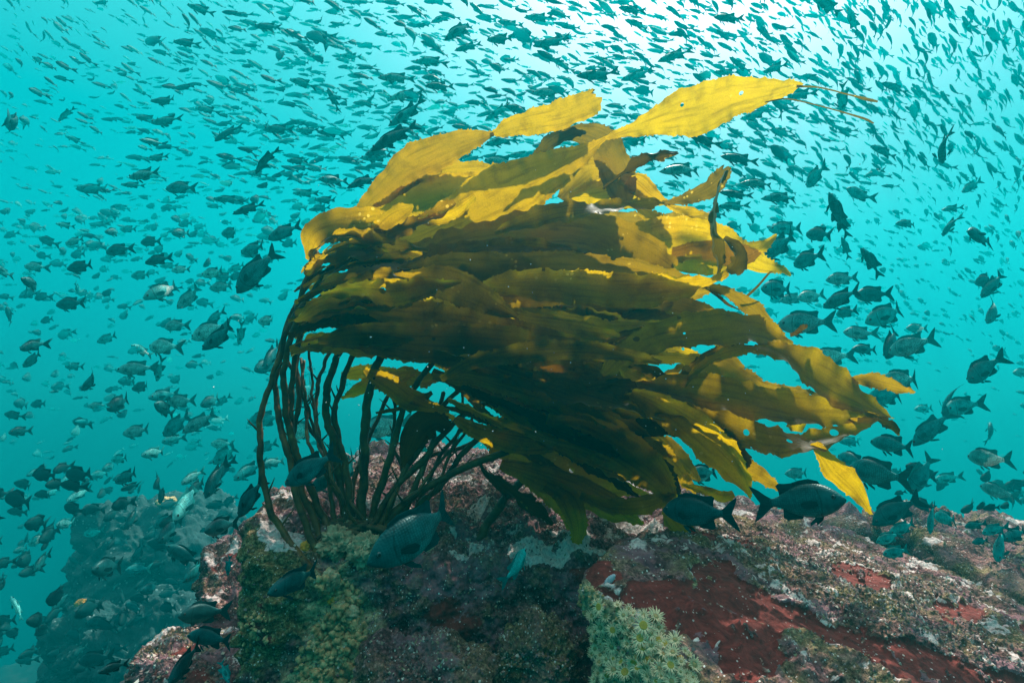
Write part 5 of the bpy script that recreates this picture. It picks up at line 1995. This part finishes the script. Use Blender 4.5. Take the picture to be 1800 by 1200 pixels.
CREAM = simple_mat("cream_sponge", (0.22, 0.16, 0.085), (0.52, 0.42, 0.26), 38.0, 0.8, 0.5, 0.2, (0.55, 0.52, 0.40))
ORANGE = simple_mat("orange_sponge", (0.45, 0.17, 0.010), (0.68, 0.34, 0.03), 60.0, 0.7, 0.4)
TAN = simple_mat("tan_sponge", (0.42, 0.27, 0.08), (0.72, 0.55, 0.26), 40.0, 0.75, 0.5)
PALEG = simple_mat("pale_green_growth", (0.32, 0.19, 0.08), (0.66, 0.44, 0.22), 55.0, 0.8, 0.6, 0.2, (0.86, 0.66, 0.38))


def sponge_at(px, py, rx, ry, mat, seed, label, tr=None, holes=False, n=26, sink=0.3, lumps=0.3, freq=2.2):
    h = hit(px, py, tr)
    if h is None:
        return
    p, nn, d = h
    a, b = rx / F * d, ry / F * d
    c = p - nn * min(a, b) * sink + UP * b * 0.1
    blob("sponge", c, (a, (a + b) / 2, b), mat, seed, n, lumps, freq, label, holes=holes)


sponge_at(598, 958, 36, 30, CREAM, 1.0, "lumpy cream sponge left half of the mound at the kelp holdfast", [BV_MAIN], True, 40, 0.1)
sponge_at(640, 968, 28, 27, CREAM, 2.0, "rounded cream sponge against the big dark fish's nose at the holdfast", [BV_MAIN], True, 36, 0.1)
sponge_at(618, 930, 24, 20, CREAM, 3.0, "small cream sponge on top of the holdfast mound among the stalks", [BV_MAIN], True, 30, 0.1)
sponge_at(582, 1022, 15, 17, CREAM, 4.0, "pale finger sponge below the holdfast beside the dark fish's tail", [BV_MAIN], False, 24, 0.1)
sponge_at(618, 1078, 14, 12, CREAM, 5.0, "cream sponge tuft below the orange sponge on the boulder's front", [BV_MAIN], False, 22, 0.1)
sponge_at(584, 1056, 8, 7, ORANGE, 6.0, "small bright orange sponge on the boulder's front below the holdfast", [BV_MAIN], False, 18, 0.0)
sponge_at(536, 966, 9, 12, ORANGE, 7.0, "rusty orange sponge at the foot of the leftmost kelp stalk", [BV_MAIN], False, 18, 0.0)
sponge_at(756, 966, 7, 5, CREAM, 8.0, "tiny white sponge on the dark boulder right of the big fish's fin", [BV_MAIN], False, 14, 0.0)
sponge_at(292, 886, 17, 12, TAN, 9.0, "tan sponge on the hazy reef's top edge", None, True, 22, 0.0, 0.2)
sponge_at(141, 1061, 8, 7, ORANGE, 10.0, "small orange sponge hanging on the hazy reef hump", None, False, 16, 0.0)
sponge_at(640, 1194, 9, 8, ORANGE, 11.0, "orange sponge at the bottom edge right of the pale green growth", [BV_MAIN], False, 16, 0.0)
for k, (x, y, r) in enumerate([(1141, 1123, 6), (1148, 1141, 6), (1140, 1157, 5), (1196, 1158, 6), (1213, 1187, 7)]):
    sponge_at(x, y, r, r * 0.9, ORANGE, 20.0 + k, ["orange sponge knob right of the highest open anemones", "orange sponge knob right of the widest open anemone", "dark gap's lower orange sponge knob among the anemones",
              "orange sponge knob at the anemone cluster's right margin", "lowest orange sponge knob at the slab's bottom edge"][k], [BV_SLAB], False, 14, 0.0)


# pale green encrusting growth down the boulder's front: countless small lobes
def growth():
    rg = np.random.default_rng(8)
    D, Q = cube_sphere(4)
    parts_V, parts_Q, b = [], [], 0
    poly = [(555, 1010), (590, 1000), (632, 1040), (636, 1085), (650, 1110), (640, 1160), (632, 1205), (520, 1205), (530, 1140), (560, 1090)]
    poly2 = [(1012, 1020), (1046, 1030), (1062, 1050), (1036, 1078), (1030, 1130), (1022, 1150)]
    made = 0
    for tr, pl, num, smin, smax in ((BV_MAIN, poly, 520, 2.5, 8), (BV_SLAB, poly2, 150, 2, 5), (BV_MAIN, [(395, 1060), (470, 1075), (470, 1130), (420, 1150)], 60, 2.5, 6)):
        pl = np.array(pl, dtype=float)
        k = 0
        while k < num:
            x, y = rg.uniform(pl[:, 0].min(), pl[:, 0].max()), rg.uniform(pl[:, 1].min(), pl[:, 1].max())
            k += 1
            if not in_poly(np.array([x]), np.array([y]), pl)[0]:
                continue
            h = hit(x, y, [tr])
            if h is None:
                continue
            p, n, d = h
            s = rg.uniform(smin, smax) / F * d
            ax, ay = frame_from_normal(n, rg)
            V = D * (1 + 0.35 * rg.normal(size=(len(D), 1)) * 0.5)
            V = p + (np.outer(V[:, 0], ax) * rg.uniform(0.5, 1.1) + np.outer(V[:, 1], ay) * rg.uniform(0.5, 1.1) + np.outer(V[:, 2], n) * rg.uniform(0.6, 1.6)) * s
            parts_V.append(V)
            parts_Q.append(Q + b)
            b += len(V)
            made += 1
    me = mesh_np("encrusting_growth", np.vstack(parts_V), np.vstack(parts_Q), PALEG)
    link("encrusting_growth", me, label="pale green lumpy growth down the boulder's front below the holdfast", kind="stuff")
growth()


# coralline turf: thousands of little crusty tufts standing on the rocks
def turf():
    rg = np.random.default_rng(15)
    m = bpy.data.materials.new("coralline_turf")
    m.use_nodes = True
    t = NT(m.node_tree)
    bs = t.n['Principled BSDF']
    a = t.add('ShaderNodeAttribute', attribute_name='tone').outputs['Fac']
    t.link(t.ramp(a, [(0.0, (0.05, 0.028, 0.028)), (0.30, (0.17, 0.10, 0.105)), (0.55, (0.30, 0.21, 0.20)), (0.75, (0.28, 0.23, 0.11)), (0.90, (0.48, 0.43, 0.37)), (1.0, (0.66, 0.62, 0.55))]), bs.inputs['Base Color'])
    bs.inputs['Roughness'].default_value = 0.85
    V0 = np.array([(1, 0, 0), (0, 1, 0), (-1, 0, 0), (0, -1, 0), (0, 0, 1.2), (0, 0, -0.5)], dtype=float)
    T0 = np.array([(0, 1, 4), (1, 2, 4), (2, 3, 4), (3, 0, 4), (1, 0, 5), (2, 1, 5), (3, 2, 5), (0, 3, 5)])
    Vs, Ts, tn, b = [], [], [], 0
    for ri, num, smin, smax in ((1, 10000, 0.0011, 0.0034), (0, 7000, 0.0014, 0.0042), (2, 1200, 0.003, 0.007), (3, 900, 0.0014, 0.004), (4, 900, 0.0014, 0.004), (5, 700, 0.004, 0.010), (6, 1600, 0.003, 0.007), (7, 900, 0.003, 0.008)):
        o, V, Q, N, att = ROCKS[ri]
        d = V - CAM
        z = d @ FWD
        x = 900 + F * (d @ RIGHT) / np.maximum(z, 0.05)
        y = 600 - F * (d @ UP) / np.maximum(z, 0.05)
        face = (N * -d).sum(1) > -0.05
        ok = np.where((z > 0.3) & (x > -250) & (x < 2050) & (y < 1330) & face & (att['red'] < 0.55))[0]
        if len(ok) == 0:
            continue
        pick = rg.choice(ok, size=min(num, len(ok)), replace=False)
        clump = fbm(V[pick] * 22 + 5, 3)
        for i, cl in zip(pick, clump):
            if cl < -0.25 and rg.random() < 0.8:
                continue
            s = rg.uniform(smin, smax) * (1 + 0.5 * max(cl, 0))
            n = N[i]
            ax, ay = frame_from_normal(n, rg)
            J = V0 * (1 + 0.35 * rg.normal(size=(6, 3)))
            Vs.append(V[i] + (np.outer(J[:, 0], ax) + np.outer(J[:, 1], ay) + np.outer(J[:, 2], n)) * s)
            Ts.append(T0 + b)
            tn.append(np.full(6, np.clip(rg.normal(0.45 + 0.2 * cl, 0.25), 0, 1)))
            b += 6
    me = mesh_np("coralline_turf", np.vstack(Vs), np.vstack(Ts), m, smooth=False)
    fattr(me, 'tone', np.concatenate(tn))
    link("coralline_turf", me, label="crusty pinkish turf tufts covering the rocks", kind="stuff")
turf()


# ------------------------------------------------------------------ striped shell on the slab's corner
def shell():
    h = hit(1072, 1024, [BV_SLAB])
    p, n, d = h
    m = bpy.data.materials.new("striped_shell")
    m.use_nodes = True
    t = NT(m.node_tree)
    b = t.n['Principled BSDF']
    tc = t.add('ShaderNodeTexCoord')
    wv = t.add('ShaderNodeTexWave', i_Scale=3.4, i_Distortion=1.5)
    wv.bands_direction = 'X'
    t.link(tc.outputs['Generated'], wv.inputs['Vector'])
    t.link(t.ramp(wv.outputs['Fac'], [(0.35, (0.16, 0.17, 0.22)), (0.6, (0.62, 0.66, 0.72))]), b.inputs['Base Color'])
    V, Fc = [], []
    rings, seg = 13, 12
    L = 0.030 * d
    for i in range(rings):
        f = i / (rings - 1)
        r = 0.0062 * d * (math.sin(math.pi * min(1, 0.12 + f * 0.80)) ** 0.8) * (1 + 0.12 * (i % 2))
        for j in range(seg):
            th = 2 * math.pi * j / seg
            V.append(((f - 0.5) * L, r * math.cos(th), r * math.sin(th)))
    for i in range(rings - 1):
        for j in range(seg):
            q = (j + 1) % seg
            Fc.append((i * seg + j, i * seg + q, (i + 1) * seg + q, (i + 1) * seg + j))
    Fc.append(tuple(range(seg))[::-1])
    Fc.append(tuple((rings - 1) * seg + j for j in range(seg)))
    ex = RIGHT * 0.62 + UP * 0.72 - FWD * 0.1
    ex /= np.linalg.norm(ex)
    ez = n - (n @ ex) * ex
    ez /= np.linalg.norm(ez)
    ey = np.cross(ez, ex)
    V = np.array(V)
    V = p + n * 0.007 * d + np.outer(V[:, 0], ex) + np.outer(V[:, 1], ey) + np.outer(V[:, 2], ez)
    link("snail_shell", mesh_from("snail_shell", V, Fc, m), label="small grey striped shell stuck on the red slab's upper corner", cat="shell")
shell()


# drifting specks in front of the dark fronds
def snow():
    rg = np.random.default_rng(31)
    m = simple_mat("drifting_speck", (0.7, 0.72, 0.7), (0.85, 0.86, 0.84), 10.0, 0.6, 0.0)
    bm = bmesh.new()
    bmesh.ops.create_icosphere(bm, subdivisions=1, radius=1.0)
    V0 = np.array([v.co[:] for v in bm.verts])
    T0 = np.array([[v.index for v in f.verts] for f in bm.faces])
    bm.free()
    Vs, Ts, b = [], [], 0
    for k in range(110):
        x, y = rg.uniform(250, 1750), rg.uniform(250, 1150)
        if k < 60:
            x, y = rg.uniform(560, 1330), rg.uniform(430, 820)
        d = rg.uniform(0.75, 1.2)
        if y > 820:
            d = min(d, clear_depth(x, y, d))
        s = rg.uniform(0.4, 1.1) / F * d * (1.6 if rg.random() < 0.08 else 1)
        Vs.append(P(x, y, d) + V0 * (1 + 0.3 * rg.normal(size=V0.shape)) * s)
        Ts.append(T0 + b)
        b += len(V0)
    link("drifting_specks", mesh_np("drifting_specks", np.vstack(Vs), np.vstack(Ts), m), label="tiny pale specks drifting in the water", kind="stuff")
snow()
